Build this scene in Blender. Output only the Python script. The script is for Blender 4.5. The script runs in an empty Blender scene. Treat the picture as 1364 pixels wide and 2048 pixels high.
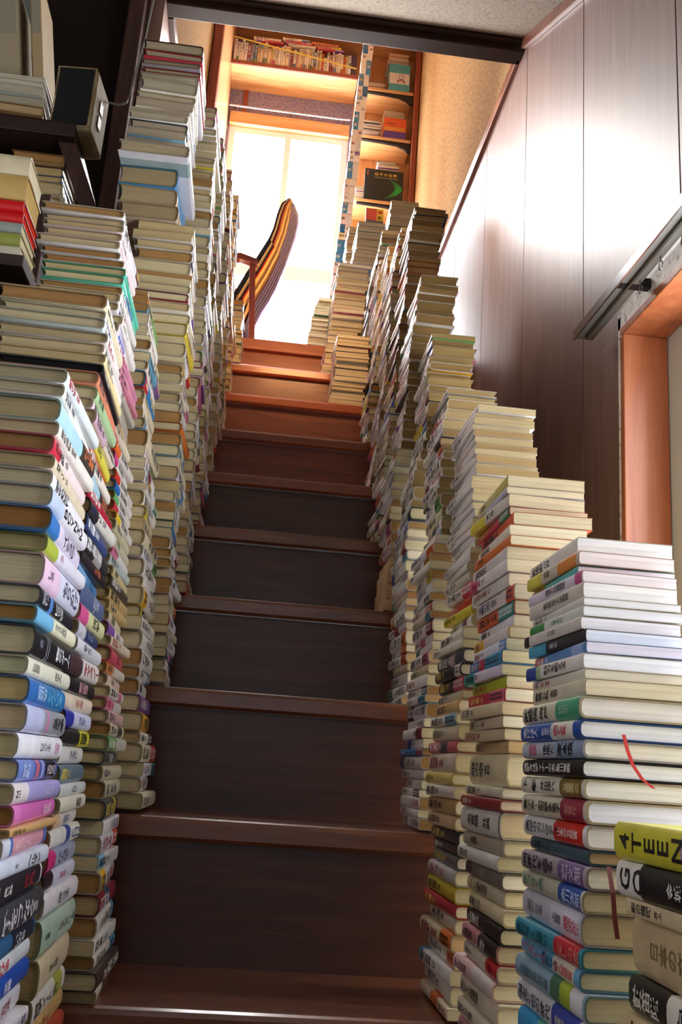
import bpy, math, random
import numpy as np
from mathutils import Vector, Matrix
R = math.radians
COL = bpy.context.scene.collection
RUN, RISE = .2493, .22
XR, XL = 1.065, -.21          # wall planes beside the stair
YB = 4.2                       # window wall of the upper room
ZF = 9*RISE                    # upper floor

# ------------------------------------------------------------------ colour
def lin(c):
    if isinstance(c, str):
        c = tuple(int(c[i:i+2], 16)/255 for i in (0, 2, 4))
    return tuple(((v/12.92) if v <= .04045 else ((v+.055)/1.055)**2.4) for v in c[:3]) + (1.0,)

# ------------------------------------------------------------------ materials
def mat(name, color=(.5,.5,.5), rough=.5, spec=.5, metal=0, coat=0, setup=None, bump=None):
    m = bpy.data.materials.new(name); m.use_nodes = True
    nt = m.node_tree; b = nt.nodes['Principled BSDF']
    b.inputs['Base Color'].default_value = lin(color)
    b.inputs['Roughness'].default_value = rough
    b.inputs['Specular IOR Level'].default_value = spec
    b.inputs['Metallic'].default_value = metal
    b.inputs['Coat Weight'].default_value = coat
    b.inputs['Coat Roughness'].default_value = .38 if 'panel' in name else .15
    if setup: setup(nt, b)
    return m

def nd(nt, t, **kw):
    n = nt.nodes.new(t)
    for k, v in kw.items():
        if k.startswith('i_'): n.inputs[k[2:].replace('_', ' ')].default_value = v
        else: setattr(n, k, v)
    return n

def coords(nt, scale=(1,1,1), rot=(0,0,0)):
    tc = nd(nt, 'ShaderNodeTexCoord'); mp = nd(nt, 'ShaderNodeMapping')
    mp.inputs['Scale'].default_value = scale; mp.inputs['Rotation'].default_value = rot
    nt.links.new(tc.outputs['Object'], mp.inputs['Vector']); return mp.outputs['Vector']

def ramp(nt, fac, stops):
    r = nd(nt, 'ShaderNodeValToRGB')
    while len(r.color_ramp.elements) < len(stops): r.color_ramp.elements.new(.5)
    for e, (p, c) in zip(r.color_ramp.elements, stops): e.position = p; e.color = lin(c)
    nt.links.new(fac, r.inputs['Fac']); return r.outputs['Color']

def noise(nt, vec, scale, detail=4, dist=0):
    n = nd(nt, 'ShaderNodeTexNoise', i_Scale=scale, i_Detail=detail, i_Distortion=dist)
    nt.links.new(vec, n.inputs['Vector']); return n.outputs['Fac']

def bump(nt, b, fac, strength, dist=.01):
    n = nd(nt, 'ShaderNodeBump'); n.inputs['Strength'].default_value = strength; n.inputs['Distance'].default_value = dist
    nt.links.new(fac, n.inputs['Height']); nt.links.new(n.outputs['Normal'], b.inputs['Normal'])

def wood(name, c0, c1, c2, grain='x', rough=.35, coat=.3, fine=1.0, bm=.15):
    sc = {'x': (1.2,14,14), 'y': (14,1.2,14), 'z': (14,14,1.2)}[grain]
    def f(nt, b):
        v = coords(nt, sc)
        a = noise(nt, v, 3*fine, 6, 1.2)
        nt.links.new(ramp(nt, a, [(.25, c0), (.5, c1), (.78, c2)]), b.inputs['Base Color'])
        v2 = coords(nt, tuple(s*9 for s in sc))
        bump(nt, b, noise(nt, v2, 5, 3), bm, .002)
    return mat(name, rough=rough, coat=coat, setup=f)

def attr_cover(nt, b):
    a = nd(nt, 'ShaderNodeAttribute', attribute_name='Col')
    v = coords(nt)
    n = noise(nt, v, 35, 3)
    r = nd(nt, 'ShaderNodeMapRange'); r.inputs['From Min'].default_value = .3; r.inputs['From Max'].default_value = .7
    r.inputs['To Min'].default_value = .88; r.inputs['To Max'].default_value = 1.05
    nt.links.new(n, r.inputs['Value'])
    mx = nd(nt, 'ShaderNodeVectorMath', operation='SCALE')
    nt.links.new(a.outputs['Color'], mx.inputs[0]); nt.links.new(r.outputs['Result'], mx.inputs['Scale'])
    nt.links.new(mx.outputs['Vector'], b.inputs['Base Color'])

def attr_pages(nt, b):
    a = nd(nt, 'ShaderNodeAttribute', attribute_name='Col')
    v = coords(nt, (2, 2, 900))
    n = noise(nt, v, 1.0, 2)
    v2 = coords(nt, (1, 1, 6)); n2 = noise(nt, v2, 9, 4)
    ad = nd(nt, 'ShaderNodeMath', operation='ADD'); nt.links.new(n, ad.inputs[0]); nt.links.new(n2, ad.inputs[1])
    r = nd(nt, 'ShaderNodeMapRange'); r.inputs['From Min'].default_value = .65; r.inputs['From Max'].default_value = 1.3
    r.inputs['To Min'].default_value = .68; r.inputs['To Max'].default_value = 1.08
    nt.links.new(ad.outputs['Value'], r.inputs['Value'])
    mx = nd(nt, 'ShaderNodeVectorMath', operation='SCALE')
    nt.links.new(a.outputs['Color'], mx.inputs[0]); nt.links.new(r.outputs['Result'], mx.inputs['Scale'])
    nt.links.new(mx.outputs['Vector'], b.inputs['Base Color'])
    bump(nt, b, n, .25, .001)

def speckle(c0, c1, scale=120, c2=None):
    def f(nt, b):
        v = coords(nt); n = noise(nt, v, scale, 6)
        col = ramp(nt, n, [(.3, c2 or c0), (.42, c0), (.7, c1)])
        nt.links.new(col, b.inputs['Base Color']); bump(nt, b, n, .5, .004)
    return f

def emis(name, color, s):
    m = bpy.data.materials.new(name); m.use_nodes = True; nt = m.node_tree; nt.nodes.clear()
    e = nd(nt, 'ShaderNodeEmission'); e.inputs['Color'].default_value = lin(color); e.inputs['Strength'].default_value = s
    o = nd(nt, 'ShaderNodeOutputMaterial'); nt.links.new(e.outputs[0], o.inputs[0]); return m

def glass_mat():
    m = bpy.data.materials.new('window_glass'); m.use_nodes = True; nt = m.node_tree; nt.nodes.clear()
    t = nd(nt, 'ShaderNodeBsdfTransparent'); g = nd(nt, 'ShaderNodeBsdfGlossy'); g.inputs['Roughness'].default_value = .05
    x = nd(nt, 'ShaderNodeMixShader'); x.inputs[0].default_value = .06
    o = nd(nt, 'ShaderNodeOutputMaterial')
    nt.links.new(t.outputs[0], x.inputs[1]); nt.links.new(g.outputs[0], x.inputs[2]); nt.links.new(x.outputs[0], o.inputs[0])
    return m

M = dict(
    cover=mat('printed_cover', rough=.34, spec=.45, coat=.25, setup=attr_cover),
    pages=mat('page_paper', rough=.9, spec=.15, setup=attr_pages),
    tread=wood('stair_tread_wood', '542e1c', '6b3d26', '844f34', 'x', .28, .5),
    riser=wood('stair_riser_wood', '32150a', '44200f', '562c18', 'x', .4, .2),
    panel=wood('wall_panel_wood', '64483f', '73554c', '84655c', 'z', .52, .28, .6, .06),
    dark=wood('dark_wood', '1e120e', '2c1c16', '3c2820', 'x', .5, .05),
    darkz=wood('dark_wood_post', '2c1814', '40251d', '523128', 'z', .65, 0),
    trim=wood('trim_wood', '5a3328', '74453a', '8a5648', 'y', .3, .4),
    orange=wood('orange_wood', 'b8804e', 'cc9664', 'dcac7c', 'z', .4, .3, .7),
    orangex=wood('orange_shelf_wood', 'bc8850', 'd4a068', 'e4b882', 'x', .4, .3, .7),
    jamb=wood('window_jamb_wood', '9a4f2e', 'b4683f', 'c47c52', 'z', .42, .2, .5),
    redpost=wood('red_post_wood', '6e2c1c', '8a3c26', '9a4c34', 'z', .4, .2),
    plaster=mat('sandy_plaster', rough=.95, spec=.1, setup=speckle('98764c', 'ae8e62', 70, '6c5234')),
    plaster2=mat('grey_plaster', rough=.95, spec=.1, setup=speckle('8c8096', 'a89cb0', 60, '6c6078')),
    ceil=mat('speckled_ceiling_board', rough=.95, spec=.1, setup=speckle('8c8478', 'a0968a', 90, '70685c')),
    matdark=mat('matt_dark_board','2a201a',.9,spec=.1),
    floor=wood('ground_floor_wood', '3c2a20', '50382a', '664a38', 'y', .5, .1),
    white=mat('peeling_white_paint', rough=.7, setup=speckle('d8d4d0', 'f0ecec', 60, '8a7a70')),
    alu=mat('aluminium', 'c8d2ce', .5, metal=.1),
    alud=mat('dark_rail_metal', '6a6a60', .35, metal=.8),
    steel=mat('bright_steel', 'e8eaf0', .2, metal=1),
    black=mat('black_metal', '141214', .5),
    darkcloth=mat('speaker_cloth', '0c0c0e', .9),
    beige=mat('aged_beige_plastic', 'a89470', .7, spec=.2, setup=speckle('a08c66', 'b8a480', 20, '80704e')),
    greywall=mat('grey_board', '7c8278', .8),
    cable=mat('grey_cable', '8e9088', .5),
    yellow=mat('yellow_cord', 'd8c050', .6),
    glass=glass_mat(),
    sky=emis('overcast_daylight', 'f4f6ff', 6.0),
    ribbon=mat('ribbon_red', 'c02418', .5),
    ribbond=mat('ribbon_dark', '6a2018', .5),
)

# ------------------------------------------------------------------ mesh builder
class MB:
    def __init__(s): s.v=[]; s.f=[]; s.c=[]; s.m=[]; s.n=0
    def add(s, vs, fs, col=(.8,.8,.8,1), mi=0):
        o = s.n; s.v.extend(vs); s.n += len(vs)
        if isinstance(col, list):
            for f, c in zip(fs, col): s.f.append(tuple(i+o for i in f)); s.c.append(c); s.m.append(mi)
        else:
            for f in fs: s.f.append(tuple(i+o for i in f)); s.c.append(col); s.m.append(mi)
    def box(s, x0,y0,z0,x1,y1,z1, col=(.8,.8,.8,1), mi=0):
        s.add([(x0,y0,z0),(x1,y0,z0),(x1,y1,z0),(x0,y1,z0),(x0,y0,z1),(x1,y0,z1),(x1,y1,z1),(x0,y1,z1)],
              [(0,3,2,1),(4,5,6,7),(0,1,5,4),(1,2,6,5),(2,3,7,6),(3,0,4,7)], col, mi)
    def prism(s, pts, axis, a, b, col=(.8,.8,.8,1), mi=0):
        """polygon pts (2-D) extruded along axis from a to b"""
        def P(u, v, w): return {'x': (w,u,v), 'y': (u,w,v), 'z': (u,v,w)}[axis]
        n = len(pts)
        s.add([P(u,v,a) for u,v in pts]+[P(u,v,b) for u,v in pts],
              [tuple(range(n))[::-1], tuple(range(n,2*n))]+[(i,(i+1)%n,(i+1)%n+n,i+n) for i in range(n)], col, mi)
    def tube(s, pts, r, seg=8, col=(.8,.8,.8,1), mi=0):
        rings=[]; pts=[Vector(p) for p in pts]
        for i,p in enumerate(pts):
            d=(pts[min(i+1,len(pts)-1)]-pts[max(i-1,0)]).normalized()
            a=d.orthogonal().normalized() if abs(d.z)>.9 else d.cross(Vector((0,0,1))).normalized(); b=d.cross(a)
            rings.append([tuple(p+(a*math.cos(t)+b*math.sin(t))*r) for t in (2*math.pi*k/seg for k in range(seg))])
        vs=[v for q in rings for v in q]; fs=[]
        for i in range(len(rings)-1):
            for k in range(seg): fs.append((i*seg+k,i*seg+(k+1)%seg,(i+1)*seg+(k+1)%seg,(i+1)*seg+k))
        fs+= [tuple(range(seg))[::-1], tuple((len(rings)-1)*seg+k for k in range(seg))]
        s.add(vs,fs,col,mi)
    def merge(s, o, mtx):
        A=np.array(o.v,dtype=float); A=A@np.array(mtx.to_3x3()).T+np.array(mtx.translation)
        off=s.n; s.v.extend(map(tuple,A.tolist())); s.n+=len(o.v)
        s.f.extend(tuple(i+off for i in f) for f in o.f); s.c.extend(o.c); s.m.extend(o.m)
    def mesh(s, name, mats, smooth=False):
        me=bpy.data.meshes.new(name); me.from_pydata(s.v,[],s.f)
        ca=me.color_attributes.new('Col','FLOAT_COLOR','CORNER')
        arr=np.repeat(np.array(s.c,dtype=np.float32),[len(f) for f in s.f],axis=0)
        ca.data.foreach_set('color',arr.ravel())
        me.polygons.foreach_set('material_index',s.m)
        for m in mats: me.materials.append(m)
        if smooth: me.shade_smooth(); me.set_sharp_from_angle(angle=R(38))
        me.update(); return me
    def obj(s, name, mats, parent=None, smooth=False, bevel=0):
        if not isinstance(mats,(list,tuple)): mats=[mats]
        o=bpy.data.objects.new(name,s.mesh(name,mats,smooth)); COL.objects.link(o); o.parent=parent
        if bevel:
            b=o.modifiers.new('bevel','BEVEL'); b.width=bevel; b.segments=2; b.limit_method='ANGLE'
        return o

def tag(o, label=None, cat=None, group=None, kind=None):
    if label: o['label']=label
    if cat: o['category']=cat
    if group: o['group']=group
    if kind: o['kind']=kind
    return o
def empty(name, loc=(0,0,0), rz=0, **kw):
    o=bpy.data.objects.new(name,None); COL.objects.link(o); o.location=loc; o.rotation_euler=(0,0,rz); o.empty_display_size=.05
    return tag(o, **kw)
def struct(name, mb, m, parent=None, bevel=0, smooth=False):
    o=mb.obj(name,m,parent,smooth,bevel)
    if parent is None: o['kind']='structure'
    return o
def box(*a, **k): m=MB(); m.box(*a, **k); return m

# ------------------------------------------------------------------ glyphs
GL={}
def glyph(ch):
    if ch not in GL:
        c=bpy.data.curves.new('g','FONT'); c.body=ch; c.resolution_u=2; c.offset=.014
        o=bpy.data.objects.new('g',c); COL.objects.link(o)
        dg=bpy.context.evaluated_depsgraph_get()
        me=bpy.data.meshes.new_from_object(o.evaluated_get(dg))
        vs=np.array([v.co[:2] for v in me.vertices],dtype=float) if len(me.vertices) else np.zeros((0,2))
        fs=[tuple(p.vertices) for p in me.polygons]
        if len(vs):
            w=vs.max(0)-vs.min(0); cen=(vs.max(0)+vs.min(0))/2
            vs=vs-cen
            if ord(ch)<256: vs=vs/max(.55,w[1])*.8
            if ch=='ー': vs=np.stack([-vs[:,1],vs[:,0]],1)
        GL[ch]=(vs,fs)
        bpy.data.objects.remove(o); bpy.data.curves.remove(c); bpy.data.meshes.remove(me)
    return GL[ch]

def flat_text(mb, text, origin, right, up, h, col, vertical=False, gap=1.0):
    """glyph geometry on a plane: origin = centre of first glyph"""
    o=Vector(origin); r=Vector(right).normalized(); u=Vector(up).normalized()
    for i,ch in enumerate(text):
        if ch==' ': continue
        vs,fs=glyph(ch); c=o+(-u if vertical else r)*h*gap*i
        mb.add([tuple(c+r*(x*h)+u*(y*h)) for x,y in vs],fs,lin(col))

# ------------------------------------------------------------------ books
VP=[-1,-.94,-.8,-.5,0,.5,.8,.94,1]
def spine_x(v,s): return s*min(1,abs(v))**4
def shell(mb, w, t, L, s, c, cuts, y0=0, off=0, mi=0):
    """cover sheet: back board, spine, front board; cuts = [(y_start,y_end,colour)]"""
    out=[(w,t+off)]+[(spine_x(v,s)-off, t/2+v*(t/2+off)) for v in reversed(VP)]+[(w,-off)]
    ti=t-2*c
    inn=[(w,t-c)]+[(spine_x(v,s)+c, t/2+v*ti/2) for v in reversed(VP)]+[(w,c)]
    n=len(out)
    for ya,yb,col in cuts:
        vs=[(x,ya,z) for x,z in out]+[(x,yb,z) for x,z in out]+[(x,ya,z) for x,z in inn]+[(x,yb,z) for x,z in inn]
        fs=[]
        for i in range(n-1):
            fs.append((i,i+1,n+i+1,n+i)); fs.append((2*n+i,3*n+i,3*n+i+1,2*n+i+1))
            fs.append((i,2*n+i,2*n+i+1,i+1)); fs.append((n+i,n+i+1,3*n+i+1,3*n+i))
        fs.append((0,n,3*n,2*n)); fs.append((n-1,3*n-1,4*n-1,2*n-1))
        l=lin(col); d=tuple(l[q]*(.42,.36,.26)[q] for q in range(3))+(1,)
        cl=[]
        for i in range(n-1): cl+=[l,d,d if ya<=y0+1e-6 or True else l,d]
        mb.add(vs,fs,cl+[d,d],mi)
def pages(mb, w, t, L, s, c, over, col, mi=0):
    ti=(t-2*c)*.985; xe=w-over; ya,yb=over,L-over
    pr=[(spine_x(v,s)+c+.0003, t/2+v*ti/2) for v in VP]
    k=.0025 if over>.001 else .0003
    pr+=[(xe,t/2+ti/2),(xe-k,t/2+ti/4),(xe-k*1.25,t/2),(xe-k,t/2-ti/4),(xe,t/2-ti/2)]
    n=len(pr)
    mb.add([(x,ya,z) for x,z in pr]+[(x,yb,z) for x,z in pr],
           [tuple(range(n)), tuple(range(n,2*n))[::-1]]+[(i,i+n,(i+1)%n+n,(i+1)%n) for i in range(n)], lin(col), mi)
def spine_text(mb, text, ystart, h, t, s, head_far, col, off=.0004, v0=0, step=1.02, L=.19, mi=0):
    """characters run from ystart (distance from the head) towards the tail along the spine"""
    for i,ch in enumerate(text):
        if ch==' ': continue
        vs,fs=glyph(ch)
        if not len(vs): continue
        d=ystart+h*step*(i+.5)
        if d>L-.006: break
        along=d-vs[:,1]*h; across=vs[:,0]*h+v0
        if head_far: y=L-along; z=t/2+across
        else: y=along; z=t/2-across
        x=s*np.minimum(1,np.abs((z-t/2)/(t/2)))**4-off
        mb.add(list(zip(x.tolist(),y.tolist(),z.tolist())),fs,lin(col),mi)

WHITES=['f2efea','ece7de','f5f2f0','e6e0d4','efeae4','e9e6ec','f0ece0','dedad6','f4f0e6']
CREAMS=['e2d4b4','d9c9a4','e8dcc0','cfbf9c','ddd0b0','d2c4a8','e6d8b8']
ACC=['b8282c','d8482c','2c5ca8','1f78b8','2a8a6c','e0a820','e8d040','7a4a94','d8608c','384858','1c1c22','58a0c0','6aa858','8a2030','20305a','c86a8a','86b8d0','d8742c','4a3a34','90b0a0']
DARKS=['1a1a1e','2a2a30','3a2824','20304a','34444c']
POOL=['人間の条件','海辺の町','青い風','夜明け前','白い道','遠い声','風の記憶','月と太陽','花の名前','古都の雨','銀河の旅','雪の夜話','文学入門','日本の歴史','世界の名著','東京物語','山河の果て','森の時間','影の領域','約束の地','静かな朝','時の扉','大いなる眠','少年の日','水の都','光と影','春の祭典','旅の空','心の風景','美術の窓','経済学講義','哲学ノート','生命の科学','宇宙の話','料理と暮し','王朝の恋','戦後史','推理小説集','動物記','音楽と私','黒い手帳','緑の島','北の岬','赤い靴','星の地図','海の見える家','女の一生','男の流儀','民俗学','随筆集']
AUTH=['山田太','佐藤文','中村光','小川洋','木下順','高橋和','林芳','田中英','井上','松本','川村','大江','三浦','石川','阿部','原田','池上','吉村']
BROWN=['b08c58','9c7440','946a3c','c0a070']
CREAMP=['d2c49c','c6b68a','dccfae','beae84','cfc096']
WHITEP=['f2eee6','ede8dc','f4f2ee']

def design(rnd, tone='mix'):
    """one random book: dict"""
    d={}
    k=rnd.random()
    d['kind']='hb' if k<(.55 if tone!='soft' else .12) else 'pb'
    q=rnd.random()
    base=rnd.choice(WHITES) if q<.5 else rnd.choice(CREAMS) if q<.8 else rnd.choice(ACC) if q<.92 else rnd.choice(DARKS)
    if tone=='pale' and q>=.88: base=rnd.choice(WHITES)
    d['base']=base; d['t']=(rnd.uniform(.017,.031) if d['kind']=='hb' else rnd.uniform(.011,.022))
    d['bands']=[]
    q=rnd.random()
    if q<.42:
        a=rnd.uniform(.26,.36); d['bands'].append((1-a,1,rnd.choice(ACC+WHITES[:3])))
    elif q<.55: d['bands'].append((.0,rnd.uniform(.1,.3),rnd.choice(ACC)))
    elif q<.62: d['bands'].append((.35,.6,rnd.choice(ACC)))
    d['title']=rnd.choice(POOL); d['auth']=rnd.choice(AUTH)
    d['pg']=rnd.choice(CREAMP if rnd.random()<.72 else BROWN)
    return d
def lum(c):
    l=lin(c); return .3*l[0]+.6*l[1]+.1*l[2]
def ink(rnd,c):
    if lum(c)<.28: return rnd.choice(['f0ece4','e8d060','f4f4f4','e8e0d0'])
    return rnd.choice(['1c1a20','1c1a20','20242c','38302c','28345c','a02430','3a3a3a'])

# spec: 'kind thickness_mm base[/pages] | bands | texts'
def spec(s):
    p=[q.strip() for q in s.split('|')]
    a=p[0].split(); d=dict(kind=a[0],t=float(a[1])/1000,base=a[2],pg=a[3] if len(a)>3 else None,bands=[],texts=[])
    if len(p)>1 and p[1]:
        for b in p[1].split(','):
            x,y,c=b.split(); d['bands'].append((float(x),float(y),c))
    if len(p)>2 and p[2]:
        for tx in p[2].split(';'):
            q=tx.split(); d['texts'].append((q[0],float(q[1]),float(q[2]),q[3]))   # text, start fraction, height fraction of thickness, colour
    return d

def make_book(d, rnd, w, L, head_far):
    """returns MBs: cover(with lettering), pages, band (or None); local frame: spine at x=0 facing -x, y 0..L, z 0..t"""
    t=d['t']; hb=d['kind']=='hb'
    s=min(.0045,.22*t) if hb else min(.0014,.1*t)
    c=.0018 if hb else .0006; over=.003 if hb else .0004
    cov=MB(); pg=MB(); band=None
    base=d['base']; bands=sorted(d['bands'])
    def seg(a,b):       # fraction from head -> y range
        return ((1-b)*L,(1-a)*L) if head_far else (a*L,b*L)
    obi=None; cuts=[]; pos=0
    for (a,b,col) in bands:
        if b>=.99 and obi is None and d.get('obi',True): obi=(a,min(b,.985),col); continue
        if a>pos: cuts.append((*seg(pos,a),base))
        cuts.append((*seg(a,b),col)); pos=b
    if pos<1: cuts.append((*seg(pos,1),base))
    shell(cov,w,t,L,s,c,cuts)
    pages(pg,w,t,L,s,c,over,d.get('pg') or rnd.choice(CREAMP))
    if obi:
        band=MB(); a,b,col=obi; y0,y1=seg(a,b); shell(band,w*.999,t,L,s,.0002,[(y0,y1,col)],off=.00035)
    def colat(f):
        for (a,b,col) in bands:
            if a<=f<b: return col
        return base
    tx=d.get('texts')
    if tx is None or tx==[]:
        h=min(t*rnd.uniform(.62,.82),.021)
        lim=obi[0] if obi else .97
        tc=ink(rnd,colat(.3))
        n=min(len(d.get('title','')), int((lim*.6*L-.008)/(h*1.02)))
        tx=[]
        if d.get('title') and n>0:
            spine_text(cov,d['title'][:n],.06*L,h,t,s,head_far,tc,L=L)
            h2=h*.68; st=.06*L+h*1.02*n+.006
            m=min(3,int((lim*L-.004-st)/(h2*1.02)))
            if m>1: spine_text(cov,d['auth'][:m],st,h2,t,s,head_far,tc,L=L)
        if obi:
            bc=ink(rnd,obi[2]); hb2=t*.3; m=int((obi[1]-obi[0])*L/(hb2*1.05))-1
            if m>1:
                st=''.join(rnd.sample('新版好評発売中感動作話題最書名決定愛読者推薦全国文庫社会',m)) if m<26 else ''
                spine_text(band,st,obi[0]*L+.003,hb2,t,s,head_far,bc,off=.0008,L=L,v0=t*.17)
                spine_text(band,st[::-1],obi[0]*L+.003,hb2,t,s,head_far,bc,off=.0008,L=L,v0=-t*.17)
    else:
        for (txt,f,hf,colr) in tx:
            onb=obi and f>=obi[0]
            spine_text(band if onb else cov,txt,f*L,t*hf,t,s,head_far,colr,off=.0008 if onb else .0004,L=L)
    return cov,pg,band

def cname(c):
    import colorsys
    r,g,b=[int(c[i:i+2],16)/255 for i in (0,2,4)]
    h,l,s=colorsys.rgb_to_hls(r,g,b); h*=360
    if l>.88 and s<.6: return 'white'
    if s<.14: return 'black' if l<.2 else 'dark grey' if l<.4 else 'grey' if l<.75 else 'off-white'
    if l<.16: return 'black'
    if 25<=h<62 and l>.8: return 'cream'
    if 25<=h<55 and l>.6 and s<.55: return 'beige'
    dk='dark ' if l<.3 else 'pale ' if l>.75 else ''
    if h<14 or h>=345: n='red' if l<.72 else 'pink'
    elif h<40: n='orange' if s>.5 and l>.4 else 'brown'
    elif h<68: n='yellow' if l>.35 else 'olive'
    elif h<165: n='green'
    elif h<195: n='teal'
    elif h<255: n='blue'
    elif h<300: n='purple'
    else: n='pink'
    if n=='brown': dk='dark ' if l<.25 else ''
    return dk+n
ORD=['topmost','second from top','third from top','fourth from top','fifth from top','sixth from top','seventh from top','eighth from top','ninth from top','tenth from top']+['%s from top'%x for x in 'eleventh twelfth thirteenth fourteenth fifteenth sixteenth seventeenth eighteenth nineteenth twentieth'.split()]
TENS={20:'twenty',30:'thirty',40:'forty',50:'fifty',60:'sixty',70:'seventy',80:'eighty'}
UN=['','first','second','third','fourth','fifth','sixth','seventh','eighth','ninth']
def ordn(i):
    if i<20: return ORD[i]
    n=i+1; t=n//10*10; u=n%10
    return (TENS[t]+('-'+UN[u] if u else 'th')).replace('tyth','tieth')+' from top'

ROOTS={}
def ordp(b):
    t=ordn(b['i']); n=COUNT.get(b['pile'],0)
    if b['pile'] in ('r0','r1','r2','r3','r4','l0','l1','l2','l3','l4','l5','l6') and b['i']>n/2:
        t=ordn(n-1-b['i']).replace('from top','from bottom').replace('topmost','lowest')
    return t.replace('from top','from left').replace('topmost','leftmost') if b['pile']=='oh' else t
BOOKS=[]      # every book: (index, dict)
def place(d, rnd, w, L, x, y, z, rz, side, pile, i, tilt=0, roll=0):
    head_far=d.get('hf', rnd.random()<(.3 if side=='L' else .8))
    if side=='L': head_far_local=not head_far
    else: head_far_local=head_far
    if side=='F': mtx=Matrix.Translation((x,y,z))@Matrix.Rotation(rz+math.pi/2,4,'Z')
    elif side=='U': mtx=Matrix.Translation((x,y,z))@Matrix(((0,0,1,0),(1,0,0,0),(0,1,0,0),(0,0,0,1)))
    # local -> world.  Right side: spine faces -x, near end at y.  Left side: turned half round.
    elif side=='R': mtx=Matrix.Translation((x,y,z))@Matrix.Rotation(rz,4,'Z')@Matrix.Rotation(tilt,4,'X')@Matrix.Rotation(roll,4,'Y')
    else: mtx=Matrix.Translation((x,y,z))@Matrix.Rotation(rz,4,'Z')@Matrix.Rotation(tilt,4,'X')@Matrix.Rotation(math.pi,4,'Z')@Matrix.Translation((0,-L,0))
    BOOKS.append(dict(d=d,rnd=random.Random(rnd.random()),w=w,L=L,hf=head_far_local,m=mtx,pile=pile,i=i,n=len(BOOKS)))

PILES={}; COUNT={}
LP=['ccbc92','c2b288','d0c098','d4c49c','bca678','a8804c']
def pile(name, side, p0, p1, phrase, size=(.125,.14,.178,.198), seed=0, specs=None, tone='mix', jit=1.0, keep=None, pg=None, tmul=1.0, rz0=0, top=None, mid=None, pgt=None, pgd=None):
    """books lie flat one on another from p0=(x,y,z) near bottom spine corner up to p1"""
    rnd=random.Random(seed*977+13)
    x0,y0,z0=p0; x1,y1,z1=p1
    lst=[spec(s) for s in (specs or [])]
    for q in lst:
        q['title']=rnd.choice(POOL); q['auth']=rnd.choice(AUTH)
        q['hf']=side!='L'
        q['texts']=[(a,b,min(.86,c*(1.45 if side=='L' else 1.25)),e) for a,b,c,e in q['texts']]
    for q in lst: q['t']-=.0006
    tot=sum(q['t'] for q in lst)+.0009*len(lst)
    need=z1-z0
    rest=[]
    while tot<need-.008:
        q=design(rnd,tone); q['t']*=tmul
        if keep: q=keep(q,rnd,(need-tot)/need)
        if pg: q['pg']=rnd.choice(pg)
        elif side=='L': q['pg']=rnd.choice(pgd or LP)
        if tot+q['t']>need+.006: q['t']=max(.01,need-tot)
        rest.append(q); tot+=q['t']+.0009
    allb=lst+rest     # top down
    if tot>need:
        k=(need-.0009*len(allb))/(tot-.0009*len(allb))
        for q in allb: q['t']*=k
    COUNT[name]=len(allb)
    z=z1
    PILES[name]=phrase
    wob=0
    for i,q in enumerate(allb):
        z-=q['t']+.0009
        zc=z+q['t']/2
        if mid:       # the pile bends back at mid=(x,y,z); smaller books above it
            xm,ym,zm=mid
            if zc<zm: g=(zc-z0)/(zm-z0); px,py=x0+(xm-x0)*g,y0+(ym-y0)*g
            else: g=(zc-zm)/(z1-zm); px,py=xm+(x1-xm)*g,ym+(y1-ym)*g
            px+=(.008 if side=='R' else -.008) if zc>=zm else 0
        else:
            f=min(1,max(0,(zc-z0)/max(need,.01))); px,py=x0+(x1-x0)*f,y0+(y1-y0)*f
        a,b,c,e=top if (top and mid and zc>=mid[2]) else size
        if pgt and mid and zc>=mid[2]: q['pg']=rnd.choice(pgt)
        if q.get('pg') is None: q['pg']=rnd.choice(LP if side=='L' else CREAMP)
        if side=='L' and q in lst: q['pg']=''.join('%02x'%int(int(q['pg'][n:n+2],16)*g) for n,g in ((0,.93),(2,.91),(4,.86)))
        fam=rnd.random()
        w=q.get('w') or (rnd.uniform(a,b)); L=q.get('L') or rnd.uniform(c,e)
        wob=wob*.7+rnd.uniform(-1,1)*.0045*jit
        yj=rnd.uniform(-.007,.012)*jit
        rz=R(rnd.uniform(-2.2,2.2))*jit+rz0
        sg=1 if side=='R' else -1
        place(q,rnd,w,L,px+sg*wob,py+yj,z,rz,side,name,i)
    return allb

# ================================================================== SETTING
# stairs ------------------------------------------------------------
SX0,SX1=-.24,XR
M['tread_mid']=wood('tread_wood_painted_half_lit','6a3016','7e3c1e','934a28','x',.32,.4)  # same stair wood, a little warm light painted into its colour
M['tread_top']=wood('tread_wood_painted_lit','8c3f16','a24c1c','b85e28','x',.32,.4)  # same wood again, the warm light at the stair head painted in
M['riser_top']=wood('riser_wood_painted_lit','5e2a12','70341a','844122','x',.4,.2)  # riser wood with that warm light put into its colour
for k in range(-5,9):
    mb=MB(); z=k*RISE; y=k*RUN
    r=.006
    pts=[(y,z-.036+r),(y+r,z-.036),(y+RUN+.03,z-.036),(y+RUN+.03,z),(y+.010,z),(y+.003,z-.002),(y,z-.008)]
    mb.prism(pts,'x',SX0,SX1)
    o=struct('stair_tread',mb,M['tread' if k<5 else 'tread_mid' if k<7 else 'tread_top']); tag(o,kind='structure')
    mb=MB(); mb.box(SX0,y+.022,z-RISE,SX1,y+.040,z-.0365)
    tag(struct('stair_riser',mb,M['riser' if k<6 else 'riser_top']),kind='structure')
mb=MB(); mb.box(SX0,9*RUN,ZF-.03,SX1+.1,YB+.1,ZF)
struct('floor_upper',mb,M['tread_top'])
mb=MB(); mb.prism([(9*RUN,ZF-.045),(9*RUN+.08,ZF-.045),(9*RUN+.08,ZF-.0305),(9*RUN,ZF-.0305)],'x',SX0,SX1)
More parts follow.
